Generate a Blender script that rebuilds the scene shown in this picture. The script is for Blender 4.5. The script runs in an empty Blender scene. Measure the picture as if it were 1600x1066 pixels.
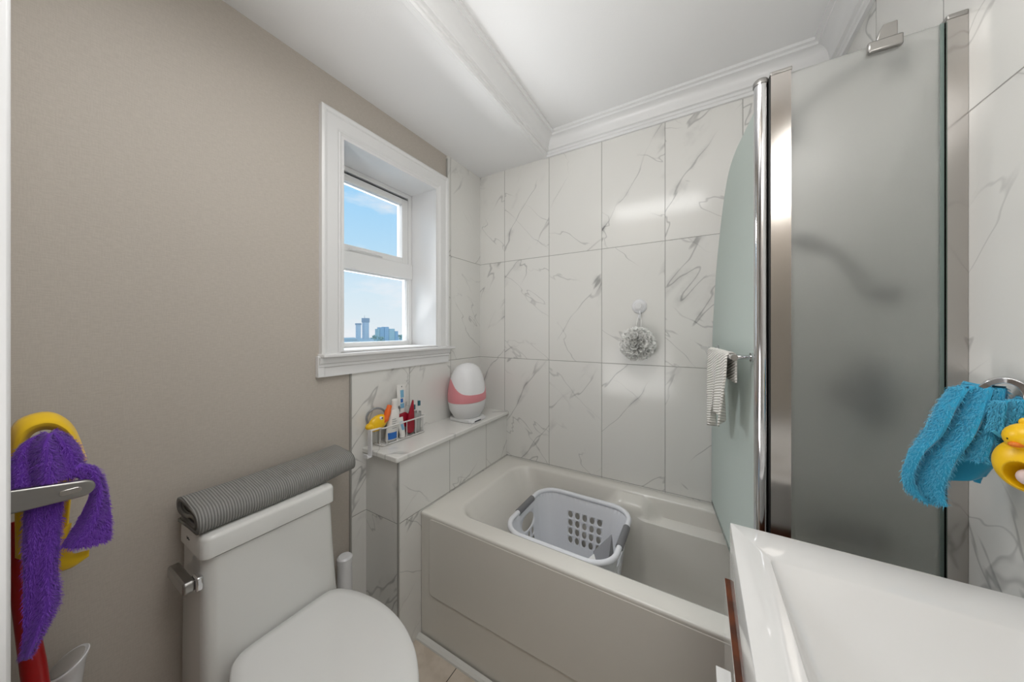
import bpy, bmesh, math, random
from mathutils import Vector, Matrix, noise
random.seed(7)
S = bpy.context.scene
COL = S.collection
PI = math.pi

# ------------------------------------------------------------------ camera
CAM = Vector((1.265, -1.703, 1.331))
YAW = 0.535145
FPX = 492.4
cd = bpy.data.cameras.new('camera'); co = bpy.data.objects.new('camera', cd); COL.objects.link(co)
cd.sensor_fit = 'HORIZONTAL'; cd.sensor_width = 36.0
cd.lens = 36.0 * FPX / 1600.0
cd.shift_y = (516.57 - 533.0) / 1600.0
cd.clip_start = 0.01; cd.clip_end = 2000
co.location = CAM; co.rotation_euler = (PI / 2, 0, YAW)
S.camera = co

# ------------------------------------------------------------------ view
S.view_settings.view_transform = 'Standard'
S.view_settings.look = 'None'
S.view_settings.gamma = 1.0
S.view_settings.use_curve_mapping = False
S.view_settings.exposure = 0.0


def lin(h):
    c = [int(h[i:i + 2], 16) / 255 for i in (0, 2, 4)]
    return tuple(x / 12.92 if x <= .04045 else ((x + .055) / 1.055) ** 2.4 for x in c) + (1,)


# ------------------------------------------------------------------ world: blue sky with thin clouds
W = bpy.data.worlds.new('sky'); S.world = W; W.use_nodes = True
nt = W.node_tree; nt.nodes.clear()
N, L = nt.nodes, nt.links
tc = N.new('ShaderNodeTexCoord'); sep = N.new('ShaderNodeSeparateXYZ'); L.new(tc.outputs['Generated'], sep.inputs[0])
ramp = N.new('ShaderNodeValToRGB'); L.new(sep.outputs['Z'], ramp.inputs[0])
e = ramp.color_ramp.elements
e[0].position = 0.0; e[0].color = lin('e4eef4')
e[1].position = 0.55; e[1].color = lin('93cbf6')
for p_, c_ in ((.10, 'd8ebf6'), (.24, 'b6def8'), (.36, 'a2d6fa')):
    q = e.new(p_); q.color = lin(c_)
mp = N.new('ShaderNodeMapping'); mp.inputs['Scale'].default_value = (2.2, 2.2, 7.0); mp.inputs['Location'].default_value = (1.3, .2, .35)
L.new(tc.outputs['Generated'], mp.inputs[0])
nz = N.new('ShaderNodeTexNoise'); nz.inputs['Scale'].default_value = 2.0; nz.inputs['Detail'].default_value = 6; nz.inputs['Roughness'].default_value = .55
L.new(mp.outputs[0], nz.inputs['Vector'])
cr = N.new('ShaderNodeValToRGB'); cr.color_ramp.elements[0].position = .50; cr.color_ramp.elements[1].position = .72
L.new(nz.outputs[0], cr.inputs[0])
mx = N.new('ShaderNodeMixRGB'); L.new(cr.outputs[0], mx.inputs[0]); L.new(ramp.outputs[0], mx.inputs[1]); mx.inputs[2].default_value = lin('eef2f8')
bg = N.new('ShaderNodeBackground'); L.new(mx.outputs[0], bg.inputs[0]); bg.inputs[1].default_value = 1.0
wo = N.new('ShaderNodeOutputWorld'); L.new(bg.outputs[0], wo.inputs[0])


# ------------------------------------------------------------------ lamps
def area(name, loc, direction, sx, sy, power, colour=(1, 1, 1)):
    d = bpy.data.lights.new(name, 'AREA'); d.shape = 'RECTANGLE'; d.size = sx; d.size_y = sy; d.energy = power; d.color = colour
    o = bpy.data.objects.new(name, d); COL.objects.link(o); o.location = loc
    o.rotation_euler = Vector(direction).to_track_quat('-Z', 'Y').to_euler()
    return o


def bulb(name, loc, radius, power, colour):
    d = bpy.data.lights.new(name, 'POINT'); d.energy = power; d.color = colour; d.shadow_soft_size = radius
    o = bpy.data.objects.new(name, d); COL.objects.link(o); o.location = loc


for vy in (-1.62, -1.42, -1.22): bulb('vanity_bulb', (1.60, vy, 1.98), .11, 1.5, (1, .985, .965))
area('ceiling_lamp', (.80, -1.42, 2.44), (0, 0, -1), 1.0, .4, 9.6, (1, .995, .985))
area('hall_fill_light', (.62, -2.30, .90), (.04, .60, .80), .75, .9, 8.6, (1, .99, .98)).data.spread = math.radians(118)  # unseen fill light added behind the doorway to brighten ceiling and upper walls
area('daylight_from_above', (-1.9, -.60, 3.00), (.80, 0, -.55), 1.6, 1.4, 130.0, (.95, .98, 1))
area('daylight_from_below', (-.62, -.68, .62), (.62, .10, .80), 1.0, .6, 95.0, (.98, .99, 1))

# ------------------------------------------------------------------ materials
class NB:
    """small helper to write shader maths"""
    def __init__(s, m):
        s.t = m.node_tree; s.n = s.t.nodes; s.l = s.t.links

    def put(s, sock, v):
        if isinstance(v, (int, float, tuple)): sock.default_value = v
        else: s.l.new(v, sock)

    def m(s, op, a, b=0.0, c=None):
        x = s.n.new('ShaderNodeMath'); x.operation = op
        s.put(x.inputs[0], a); s.put(x.inputs[1], b)
        if c is not None: s.put(x.inputs[2], c)
        return x.outputs[0]

    def step(s, x, lo, hi, a=0.0, b=1.0):
        r = s.n.new('ShaderNodeMapRange'); r.interpolation_type = 'SMOOTHSTEP'
        s.put(r.inputs[0], x); r.inputs[1].default_value = lo; r.inputs[2].default_value = hi; r.inputs[3].default_value = a; r.inputs[4].default_value = b
        return r.outputs[0]

    def vec(s, x, y, z):
        c = s.n.new('ShaderNodeCombineXYZ'); s.put(c.inputs[0], x); s.put(c.inputs[1], y); s.put(c.inputs[2], z); return c.outputs[0]

    def noise(s, v, scale, detail=2.0, rough=.5, dist=0.0):
        x = s.n.new('ShaderNodeTexNoise'); s.put(x.inputs['Vector'], v)
        x.inputs['Scale'].default_value = scale; x.inputs['Detail'].default_value = detail; x.inputs['Roughness'].default_value = rough; x.inputs['Distortion'].default_value = dist
        return x.outputs[0]

    def mix(s, f, a, b):
        x = s.n.new('ShaderNodeMixRGB'); s.put(x.inputs[0], f); s.put(x.inputs[1], a); s.put(x.inputs[2], b); return x.outputs[0]

    def bump(s, h, dist, strength=1.0):
        x = s.n.new('ShaderNodeBump'); s.put(x.inputs['Height'], h); x.inputs['Distance'].default_value = dist; x.inputs['Strength'].default_value = strength
        return x.outputs[0]

    def xyz(s, kind='pos'):
        if kind == 'pos':
            o = s.n.new('ShaderNodeNewGeometry').outputs['Position']
        else:
            o = s.n.new('ShaderNodeTexCoord').outputs['Object']
        sp = s.n.new('ShaderNodeSeparateXYZ'); s.l.new(o, sp.inputs[0])
        return o, sp.outputs[0], sp.outputs[1], sp.outputs[2]


MATS = {}


def mat(name, hexcol, rough=.5, metal=0.0, coat=0.0, bump=None, spec=.5, trans=0.0, sheen=0.0, var=None, ior=None, sss=0.0):
    m = bpy.data.materials.new(name); m.use_nodes = True
    b = m.node_tree.nodes['Principled BSDF']
    b.inputs['Base Color'].default_value = lin(hexcol); b.inputs['Roughness'].default_value = rough; b.inputs['Metallic'].default_value = metal
    b.inputs['Coat Weight'].default_value = coat; b.inputs['Coat Roughness'].default_value = .05
    b.inputs['Specular IOR Level'].default_value = spec; b.inputs['Transmission Weight'].default_value = trans
    b.inputs['Sheen Weight'].default_value = sheen
    if ior: b.inputs['IOR'].default_value = ior
    nb = NB(m); o = None
    if bump or var: o, x, y, z = nb.xyz('obj')
    if bump:
        sc, dist = bump; L_ = nb.noise(o, sc, 3.0)
        nb.l.new(nb.bump(L_, dist), b.inputs['Normal'])
    if var:
        sc, hex2, lo, hi = var
        nb.l.new(nb.mix(nb.step(nb.noise(o, sc, 3.0), lo, hi), lin(hexcol), lin(hex2)), b.inputs['Base Color'])
    MATS[name] = m
    return m


TW, TH, U0, V0 = .3075, .6125, .2011, .544


def marble(name, ax, seams=True, u0=U0, v0=V0, tw=TW, th=TH, seed=0.0):
    m = bpy.data.materials.new(name); m.use_nodes = True; nb = NB(m)
    b = nb.n['Principled BSDF']
    o, x, y, z = nb.xyz()
    u, v = {'x': (x, z), 'y': (y, z), 'xy': (y, x)}[ax]
    fu = nb.m('DIVIDE', nb.m('SUBTRACT', u, u0), tw); fv = nb.m('DIVIDE', nb.m('SUBTRACT', v, v0), th)
    iu = nb.m('FLOOR', fu); iv = nb.m('FLOOR', fv)
    ru = nb.m('FRACT', fu); rv = nb.m('FRACT', fv)
    du = nb.m('MULTIPLY', nb.m('MINIMUM', ru, nb.m('SUBTRACT', 1.0, ru)), tw)
    dv = nb.m('MULTIPLY', nb.m('MINIMUM', rv, nb.m('SUBTRACT', 1.0, rv)), th)
    d = nb.m('MINIMUM', du, dv)
    wn = nb.n.new('ShaderNodeTexWhiteNoise'); wn.noise_dimensions = '3D'; nb.l.new(nb.vec(iu, iv, seed + .5), wn.inputs['Vector'])
    h = nb.m('MULTIPLY', wn.outputs['Value'], 9.0) if seams else seed
    # veins run mostly up to the right; the coordinate across them is stretched
    p = nb.m('ADD', nb.m('MULTIPLY', u, .78), nb.m('MULTIPLY', v, -.62)); q = nb.m('ADD', nb.m('MULTIPLY', u, .62), nb.m('MULTIPLY', v, .78))
    vec1 = nb.vec(p, nb.m('MULTIPLY', q, .26), h)
    n1 = nb.noise(vec1, 3.0, 4.0, .52, .10)
    a1 = nb.m('ABSOLUTE', nb.m('SUBTRACT', n1, .5))
    mask = nb.step(nb.noise(nb.vec(p, nb.m('MULTIPLY', q, .6), nb.m('ADD', h, 4.0)), 3.4, 2.0), .43, .56)
    thin = nb.m('MULTIPLY', nb.step(a1, .0, .0075, 1.0, 0.0), mask)
    wide = nb.m('MULTIPLY', nb.m('MULTIPLY', nb.step(a1, .0, .045, 1.0, 0.0), mask), nb.step(nb.noise(nb.vec(u, v, nb.m('ADD', h, 2.0)), 8.0, 4.0), .50, .68))
    vec2 = nb.vec(nb.m('MULTIPLY', p, .32), q, nb.m('ADD', h, 7.0))
    n2 = nb.noise(vec2, 3.2, 4.0, .52, .10)
    mask2 = nb.step(nb.noise(nb.vec(nb.m('MULTIPLY', p, .6), q, nb.m('ADD', h, 11.0)), 3.6, 2.0), .46, .58)
    thin2 = nb.m('MULTIPLY', nb.step(nb.m('ABSOLUTE', nb.m('SUBTRACT', n2, .5)), 0.0, .006, 1.0, 0.0), mask2)
    vein = nb.m('MINIMUM', 1.0, nb.m('ADD', nb.m('ADD', nb.m('MULTIPLY', thin, .46), nb.m('MULTIPLY', wide, .26)), nb.m('MULTIPLY', thin2, .36)))
    c = nb.mix(vein, lin('e6e5e1'), lin('7c7c7c'))
    if seams:
        g = nb.step(d, .0008, .0018, 1.0, 0.0)
        c = nb.mix(nb.m('MULTIPLY', g, .75), c, lin('8f8d88'))
        nb.l.new(nb.bump(nb.step(d, .0006, .0022), .0012), b.inputs['Normal'])
    nb.l.new(c, b.inputs['Base Color'])
    b.inputs['Roughness'].default_value = .14
    b.inputs['Specular IOR Level'].default_value = .5
    MATS[name] = m
    return m


m_tile_back = marble('marble_tile_back', 'x')
m_tile_left = marble('marble_tile_left', 'y', u0=-.599, seed=3.0)
m_tile_right = marble('marble_tile_right', 'y', u0=-.31, seed=16.0)
m_tile_ledge = marble('marble_tile_ledge', 'y', u0=-.532, seed=8.0)
m_tile_end = marble('marble_tile_end', 'x', u0=-.05, seed=9.0)
m_slab = marble('marble_slab', 'xy', seams=False, seed=2.5)
m_white = mat('white_trim_paint', 'e9e9e9', .32)
m_ceil = mat('ceiling_paint', 'ececec', .75, bump=(180, .0004))
m_vinyl = mat('white_vinyl', 'ebebea', .3)
m_china = mat('white_vitreous_china', 'e4e4e1', .08, coat=.3)
m_seat = mat('white_seat_plastic', 'e9e9e7', .16)
m_fixture = mat('dark_fixture_metal', '26282b', .4, .3)
m_tub = mat('bone_acrylic', 'e2dfd8', .14)
m_caulk = mat('caulk', 'd9d8d3', .5)
m_chrome = mat('chrome', 'd6d6d8', .09, 1.0)
m_dchrome = mat('satin_nickel', 'a6a4a1', .28, 1.0)
m_alu = mat('polished_aluminium', 'bdb9b5', .16, 1.0)
m_strip = mat('brushed_strip', 'b4b3af', .45, .4)
m_brushed = mat('brushed_metal', 'c9c6c2', .5, .6)
m_black = mat('black_gasket', '1b1b1b', .5)
m_dark = mat('dark_print', '2a2c30', .6)
m_basket = mat('white_basket_plastic', 'eceef3', .3)
m_grip = mat('grey_rubber_grip', '77777a', .55)
m_greycloth = mat('grey_cloth', '9b9ca0', .9)
m_paper = mat('white_paper', 'e9e9e8', .7)
m_sink = mat('gloss_white_sink', 'e6e5e3', .06, coat=.4)
m_lacq = mat('gloss_lacquer_front', 'd9d6d1', .05, coat=.6)
m_wood = mat('brown_wood', '6a3414', .35, var=(30, '4c230d', .4, .65))
m_blue = mat('blue_microfibre', '2f9fc6', .95, sheen=.3)
m_bluehem = mat('blue_microfibre_hem', '55b4d4', .95)
m_purple = mat('purple_microfibre', '6a35ad', .95, sheen=.3)
m_yellow = mat('yellow_cloth', 'f4c81c', .85, sheen=.2)
m_bluepile = mat('blue_plush', '4fb2d4', .95, sheen=.4)
m_purplepile = mat('purple_plush', '7c45bd', .95, sheen=.4)
m_duck = mat('yellow_plastic', 'f7c40f', .35)
m_orange = mat('orange_plastic', 'f06a1c', .4)
m_red = mat('red_plastic', 'a80d12', .28)
m_maroon = mat('dark_red_plastic', '9c1029', .35)
m_pink = mat('pink_plastic', 'dd8e95', .35)
m_body = mat('white_appliance_plastic', 'eaeaec', .25)
m_body2 = mat('off_white_appliance_base', 'dedede', .3)
m_bottle = mat('white_bottle', 'ebe9e5', .35)
m_blueprint = mat('blue_print', '2a6fc4', .5)
m_lblueprint = mat('pale_blue_print', '7fb6d6', .5)
m_greenprint = mat('dark_teal_bristles', '2f6a76', .7)
m_wire = mat('white_coated_wire', 'd9d8d6', .35)
m_cup = mat('translucent_cup', 'c9cdca', .25, trans=.35)
m_puff = mat('white_mesh_puff', 'f6f6f3', .9)
m_greypuff = mat('grey_mesh_puff', '9a9b9c', .9)
m_hoop = mat('grey_hoop_plastic', '8d9196', .3)
m_soap = mat('pale_pink_soap', 'd9c3c0', .5)
m_eye = mat('black_eye', '121212', .3)
m_beak = mat('orange_beak', 'e37a1a', .4)
m_cavity = mat('yellow_cavity', 'a8790a', .6)

# wallpaper: taupe, fine woven grain
m_wallpaper = bpy.data.materials.new('taupe_wallpaper'); m_wallpaper.use_nodes = True
nb = NB(m_wallpaper); o_, x_, y_, z_ = nb.xyz()
g1 = nb.noise(nb.vec(nb.m('MULTIPLY', x_, 1.0), nb.m('MULTIPLY', y_, 60.0), nb.m('MULTIPLY', z_, 420.0)), 1.0, 3.0)
g2 = nb.noise(nb.vec(x_, nb.m('MULTIPLY', y_, 420.0), nb.m('MULTIPLY', z_, 60.0)), 1.0, 3.0)
gg = nb.m('ADD', nb.m('MULTIPLY', g1, .6), nb.m('MULTIPLY', g2, .4))
nb.l.new(nb.mix(nb.step(gg, .35, .65), lin('bab2a8'), lin('c2bab0')), nb.n['Principled BSDF'].inputs['Base Color'])
nb.l.new(nb.bump(gg, .0003), nb.n['Principled BSDF'].inputs['Normal'])
nb.n['Principled BSDF'].inputs['Roughness'].default_value = .6

# beige floor tile
m_floor = bpy.data.materials.new('beige_floor_tile'); m_floor.use_nodes = True
nb = NB(m_floor); o_, x_, y_, z_ = nb.xyz()
fx = nb.m('FRACT', nb.m('DIVIDE', nb.m('SUBTRACT', x_, .443), .305)); fy = nb.m('FRACT', nb.m('DIVIDE', nb.m('SUBTRACT', y_, -.70), .61))
dd = nb.m('MINIMUM', nb.m('MULTIPLY', nb.m('MINIMUM', fx, nb.m('SUBTRACT', 1.0, fx)), .305), nb.m('MULTIPLY', nb.m('MINIMUM', fy, nb.m('SUBTRACT', 1.0, fy)), .61))
cc = nb.mix(nb.step(nb.noise(o_, 14.0, 5.0), .4, .65), lin('d6cabb'), lin('c9bcac'))
nb.l.new(nb.mix(nb.step(dd, .0012, .0020, 1.0, 0.0), cc, lin('3a322b')), nb.n['Principled BSDF'].inputs['Base Color'])
nb.n['Principled BSDF'].inputs['Roughness'].default_value = .35


def frosted(name, hexcol, rough, scatter, hex2, through=.5):
    m = bpy.data.materials.new(name); m.use_nodes = True; nb = NB(m); b = nb.n['Principled BSDF']
    b.inputs['Base Color'].default_value = lin(hexcol); b.inputs['Roughness'].default_value = rough
    b.inputs['Transmission Weight'].default_value = 1.0; b.inputs['IOR'].default_value = 1.45
    d1 = nb.n.new('ShaderNodeBsdfDiffuse'); d1.inputs[0].default_value = lin(hex2)
    d2 = nb.n.new('ShaderNodeBsdfTranslucent'); d2.inputs[0].default_value = lin(hex2)
    m1 = nb.n.new('ShaderNodeMixShader'); m1.inputs[0].default_value = through; nb.l.new(d1.outputs[0], m1.inputs[1]); nb.l.new(d2.outputs[0], m1.inputs[2])
    m2 = nb.n.new('ShaderNodeMixShader'); m2.inputs[0].default_value = scatter; nb.l.new(b.outputs[0], m2.inputs[1]); nb.l.new(m1.outputs[0], m2.inputs[2])
    nb.l.new(m2.outputs[0], nb.n['Material Output'].inputs[0])
    return m


m_frost = frosted('frosted_glass', 'ffffff', .30, .15, 'eceee9')
m_frost2 = frosted('green_frosted_glass', 'f4f8f6', .45, .85, 'e0e9e4', .32)
m_edge = mat('green_glass_edge', '71817b', .2)

m_pane = bpy.data.materials.new('window_glass'); m_pane.use_nodes = True
nb = NB(m_pane); nb.n.clear()
tr = nb.n.new('ShaderNodeBsdfTransparent'); gl = nb.n.new('ShaderNodeBsdfGlossy'); gl.inputs['Roughness'].default_value = .02
fr = nb.n.new('ShaderNodeFresnel'); fr.inputs[0].default_value = 1.25
ms = nb.n.new('ShaderNodeMixShader'); nb.l.new(fr.outputs[0], ms.inputs[0]); nb.l.new(tr.outputs[0], ms.inputs[1]); nb.l.new(gl.outputs[0], ms.inputs[2])
ou = nb.n.new('ShaderNodeOutputMaterial'); nb.l.new(ms.outputs[0], ou.inputs[0])

# ribbed grey mat fabric
m_ribbed = bpy.data.materials.new('grey_ribbed_mat'); m_ribbed.use_nodes = True
nb = NB(m_ribbed); o_, x_, y_, z_ = nb.xyz('obj')
ribs = nb.m('SINE', nb.m('MULTIPLY', y_, 2 * PI / .0062))
fine = nb.noise(o_, 900.0, 1.0)
hh = nb.m('ADD', nb.m('MULTIPLY', ribs, .5), nb.m('MULTIPLY', fine, .4))
nb.l.new(nb.mix(nb.step(ribs, -1.0, .6), lin('7b7a78'), lin('a3a29f')), nb.n['Principled BSDF'].inputs['Base Color'])
nb.l.new(nb.bump(hh, .0018), nb.n['Principled BSDF'].inputs['Normal']); nb.n['Principled BSDF'].inputs['Roughness'].default_value = .95

# white waffle wash cloth
m_waffle = bpy.data.materials.new('white_waffle_cloth'); m_waffle.use_nodes = True
nb = NB(m_waffle); o_, x_, y_, z_ = nb.xyz('obj')
ribs = nb.m('SINE', nb.m('MULTIPLY', nb.m('ADD', z_, nb.m('MULTIPLY', y_, .25)), 2 * PI / .0085))
nb.l.new(nb.mix(nb.step(ribs, -1.0, .2), lin('d6d3cb'), lin('efece6')), nb.n['Principled BSDF'].inputs['Base Color'])
nb.l.new(nb.bump(ribs, .0015), nb.n['Principled BSDF'].inputs['Normal']); nb.n['Principled BSDF'].inputs['Roughness'].default_value = .95


# ------------------------------------------------------------------ mesh builder
class MB:
    def __init__(s): s.v = []; s.f = []

    def add(s, vs, fs):
        n = len(s.v); s.v += [Vector(p) for p in vs]; s.f += [[i + n for i in f] for f in fs]; return s

    def box(s, x0, x1, y0, y1, z0, z1):
        vs = [(x, y, z) for x in (x0, x1) for y in (y0, y1) for z in (z0, z1)]
        return s.add(vs, [(0, 1, 3, 2), (4, 6, 7, 5), (0, 4, 5, 1), (2, 3, 7, 6), (0, 2, 6, 4), (1, 5, 7, 3)])

    def loft(s, rings, cap0=True, cap1=True, closed=True):
        n = len(rings[0]); vs = [p for r in rings for p in r]; fs = []
        for k in range(len(rings) - 1):
            for i in range(n if closed else n - 1):
                j = (i + 1) % n; fs.append((k * n + i, k * n + j, (k + 1) * n + j, (k + 1) * n + i))
        if cap0: fs.append(tuple(range(n))[::-1])
        if cap1: fs.append(tuple((len(rings) - 1) * n + i for i in range(n)))
        return s.add(vs, fs)

    def tube(s, path, r, n=12, closed=False, flat=None):
        """tube along path; r a number or one per point; flat = (w, h) makes a flat band"""
        P = [Vector(p) for p in path]; m = len(P)
        R = r if isinstance(r, (list, tuple)) else [r] * m
        rings = []; up = None
        for i in range(m):
            a = P[(i - 1) % m] if (closed or i > 0) else P[i]; b = P[(i + 1) % m] if (closed or i < m - 1) else P[i]
            t = (b - a).normalized()
            if up is None:
                up = Vector((0, 0, 1)) if abs(t.z) < .9 else Vector((1, 0, 0))
            up = (up - t * up.dot(t)).normalized(); sd = t.cross(up)
            if flat: w, h = flat
            else: w = h = R[i]
            rings.append([P[i] + sd * (math.cos(2 * PI * k / n) * w) + up * (math.sin(2 * PI * k / n) * h) for k in range(n)])
        if closed:
            rings.append(rings[0]); return s.loft(rings, False, False)
        return s.loft(rings)

    def cyl(s, a, b, r0, r1=None, n=24): return s.tube([a, b], [r0, r0 if r1 is None else r1], n)

    def lathe(s, c, prof, n=36, sx=1.0, sy=1.0, axis=(0, 0, 1)):
        c = Vector(c); q = Vector((0, 0, 1)).rotation_difference(Vector(axis))
        rings = [[c + q @ Vector((math.cos(2 * PI * k / n) * r * sx, math.sin(2 * PI * k / n) * r * sy, z)) for k in range(n)] for r, z in prof]
        return s.loft(rings)

    def prism(s, poly, fn, d0, d1):
        """poly of (a, b) extruded: fn(a, b, d) -> point"""
        n = len(poly); vs = [fn(a, b, d0) for a, b in poly] + [fn(a, b, d1) for a, b in poly]
        fs = [tuple(range(n))[::-1], tuple(range(n, 2 * n))] + [(i, (i + 1) % n, n + (i + 1) % n, n + i) for i in range(n)]
        return s.add(vs, fs)

    def grid(s, fn, nu, nv):
        vs = [fn(i / nu, j / nv) for j in range(nv + 1) for i in range(nu + 1)]
        fs = [(j * (nu + 1) + i, j * (nu + 1) + i + 1, (j + 1) * (nu + 1) + i + 1, (j + 1) * (nu + 1) + i) for j in range(nv) for i in range(nu)]
        return s.add(vs, fs)

    def ball(s, c, rx, ry, rz, n=20, rot=None):
        c = Vector(c); rings = []
        for k in range(n // 2 + 1):
            a = PI * k / (n // 2); rr = max(math.sin(a), 1e-4)
            ring = [Vector((rx * rr * math.cos(2 * PI * i / n), ry * rr * math.sin(2 * PI * i / n), -rz * math.cos(a))) for i in range(n)]
            rings.append([c + (rot @ p if rot else p) for p in ring])
        return s.loft(rings)

    def build(s, name, m, parent=None, smooth=False, bevel=0.0, segs=2, sub=0, solid=0.0, angle=40, weld=False):
        me = bpy.data.meshes.new(name); bm = bmesh.new()
        base = ORIGIN.get(parent.name, Vector()) if parent else Vector()
        bv = [bm.verts.new(p - base) for p in s.v]
        for f in s.f:
            try: bm.faces.new([bv[i] for i in f])
            except ValueError: pass
        if weld: bmesh.ops.remove_doubles(bm, verts=bm.verts, dist=1e-5)
        bmesh.ops.recalc_face_normals(bm, faces=bm.faces)
        bm.to_mesh(me); bm.free()
        me.materials.append(m)
        o = bpy.data.objects.new(name, me); COL.objects.link(o)
        if parent:
            o.parent = parent; ORIGIN[o.name] = base
        else: ORIGIN[o.name] = Vector()
        if smooth:
            for p in me.polygons: p.use_smooth = True
        if solid:
            k = o.modifiers.new('thickness', 'SOLIDIFY'); k.thickness = solid; k.offset = 0
        if bevel:
            k = o.modifiers.new('bevel', 'BEVEL'); k.width = bevel; k.segments = segs; k.limit_method = 'ANGLE'; k.angle_limit = math.radians(angle)
            for p in me.polygons: p.use_smooth = True
            try: me.set_sharp_from_angle(angle=math.radians(angle))
            except Exception: pass
        elif smooth:
            try: me.set_sharp_from_angle(angle=math.radians(angle))
            except Exception: pass
        if sub:
            k = o.modifiers.new('sub', 'SUBSURF'); k.levels = sub; k.render_levels = sub
        return o


ORIGIN = {}


def B(*a): return MB().box(*a)


def thing(name, label, cat, loc, group=None):
    o = bpy.data.objects.new(name, None); COL.objects.link(o); o.location = loc; o.empty_display_size = .05
    ORIGIN[o.name] = Vector(loc); o['label'] = label; o['category'] = cat
    if group: o['group'] = group
    return o


def tag(o, label, cat, group=None):
    o['label'] = label; o['category'] = cat
    if group: o['group'] = group
    return o


def struct(o, label=None):
    o['kind'] = 'structure'
    if label: o['label'] = label
    return o


def empty_struct(name, loc, label):
    o = bpy.data.objects.new(name, None); COL.objects.link(o); o.location = loc; ORIGIN[o.name] = Vector(loc)
    o['kind'] = 'structure'; o['label'] = label
    return o


def smooth_curve(pts, per=6, closed=False):
    P = [Vector(p) for p in pts]; n = len(P); out = []
    for i in range(n if closed else n - 1):
        p0 = P[(i - 1) % n] if (closed or i > 0) else P[0]; p1 = P[i]; p2 = P[(i + 1) % n]; p3 = P[(i + 2) % n] if (closed or i + 2 < n) else P[-1]
        for k in range(per):
            t = k / per
            out.append(.5 * ((2 * p1) + (p2 - p0) * t + (2 * p0 - 5 * p1 + 4 * p2 - p3) * t * t + (3 * p1 - p0 - 3 * p2 + p3) * t ** 3))
    if not closed: out.append(P[-1])
    return out


def at_t(poly, t):
    """point at fraction t of a polyline by length"""
    seg = [(poly[i + 1] - poly[i]).length for i in range(len(poly) - 1)]; d = t * sum(seg)
    for i, l in enumerate(seg):
        if d <= l or i == len(seg) - 1: return poly[i].lerp(poly[i + 1], min(1, d / max(l, 1e-9)))
        d -= l


def round_rect(cx, cy, hx, hy, r, n=8):
    out = []
    for k, (sx, sy) in enumerate(((1, 1), (-1, 1), (-1, -1), (1, -1))):
        for i in range(n + 1):
            a = PI / 2 * (k + i / n); out.append((cx + sx * (hx - r) + r * math.cos(a), cy + sy * (hy - r) + r * math.sin(a)))
    return out


def sm(x, a, b):
    t = min(1, max(0, (x - a) / (b - a))); return t * t * (3 - 2 * t)


# ------------------------------------------------------------------ room shell
XR = 1.73            # right wall
YN = -1.688           # wall with the door, behind and beside the camera
ZC = 2.45; ZS = 2.35  # ceiling, dropped soffit over the window side
SX = .487            # soffit face
struct(B(-.12, 2.2, -3.2, .12, -.10, 0).build('floor', m_floor), 'beige tiled bathroom floor with thin dark grout')
WY0, WY1, WZ0, WZ1 = -.953, -.402, 1.243, 2.128   # window opening
mb = MB()
for (a, b_, c, d) in ((-1.80, WY0, 0, ZS), (WY1, .12, 0, ZS), (WY0, WY1, 0, WZ0), (WY0, WY1, WZ1, ZS)):
    mb.box(-.22, 0, a, b_, c, d)
struct(mb.build('wall_left', m_wallpaper), 'taupe wallpapered wall holding the window')
mb = MB(); mb.box(-.001, .008, -.318, 0, 1.155, ZS).box(-.001, .008, -.908, 0, 0, 1.155)
struct(mb.build('wall_left_tiled', m_tile_left), 'white marble tile on the window wall beside the tub')
struct(B(-.22, XR + .12, 0, .12, 0, ZC).build('wall_back', m_tile_back), 'white marble tiled wall behind the bathtub')
struct(B(XR, XR + .12, -1.80, 0, 0, ZC).build('wall_right', m_tile_right), 'white marble tiled wall on the shower side')
mb = MB(); mb.box(-.12, .28, -1.80, YN, 0, ZC).box(1.36, XR, -1.80, YN, 0, ZC).box(.28, 1.36, -1.80, YN, 2.22, ZC)
struct(mb.build('wall_front', m_wallpaper), 'wall with the doorway')
struct(B(-.22, 2.2, -1.80, .12, ZC, ZC + .1).build('ceiling', m_ceil), 'white painted ceiling')
poly = [(SX, ZC), (SX, ZS), (0.0, ZS), (0.0, ZC)]
struct(MB().prism(poly, lambda a, b, d: (a, d, b), YN, 0).build('ceiling_soffit', m_ceil, smooth=True, angle=30), 'lower white boxed ceiling along the window wall')

# crown moulding profile: (distance out from the wall, height below the ceiling)
cp = [(0, -.105), (.012, -.105), (.014, -.094), (.019, -.091), (.020, -.080), (.030, -.077), (.032, -.070)]
for k in range(1, 9):
    a = PI / 2 * k / 8; cp.append((.032 + .036 * (1 - math.cos(a)), -.070 + .046 * math.sin(a)))
cp += [(.072, -.024), (.073, -.014), (.085, -.012), (.085, 0), (0, 0)]


def crown(name, fn, a, b, label, mit):
    """fn(d, z, s); ends cut at 45 degrees so that neighbours meet in a mitre"""
    n = len(cp); vs = []
    for end, (s0, sg) in enumerate(((a, mit[0]), (b, mit[1]))):
        vs += [fn(d, ZC + z, s0 + sg * d) for d, z in cp]
    fs = [tuple(range(n))[::-1], tuple(range(n, 2 * n))] + [(i, (i + 1) % n, n + (i + 1) % n, n + i) for i in range(n)]
    struct(MB().add(vs, fs).build(name, m_white, smooth=True, angle=25), label)


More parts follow.
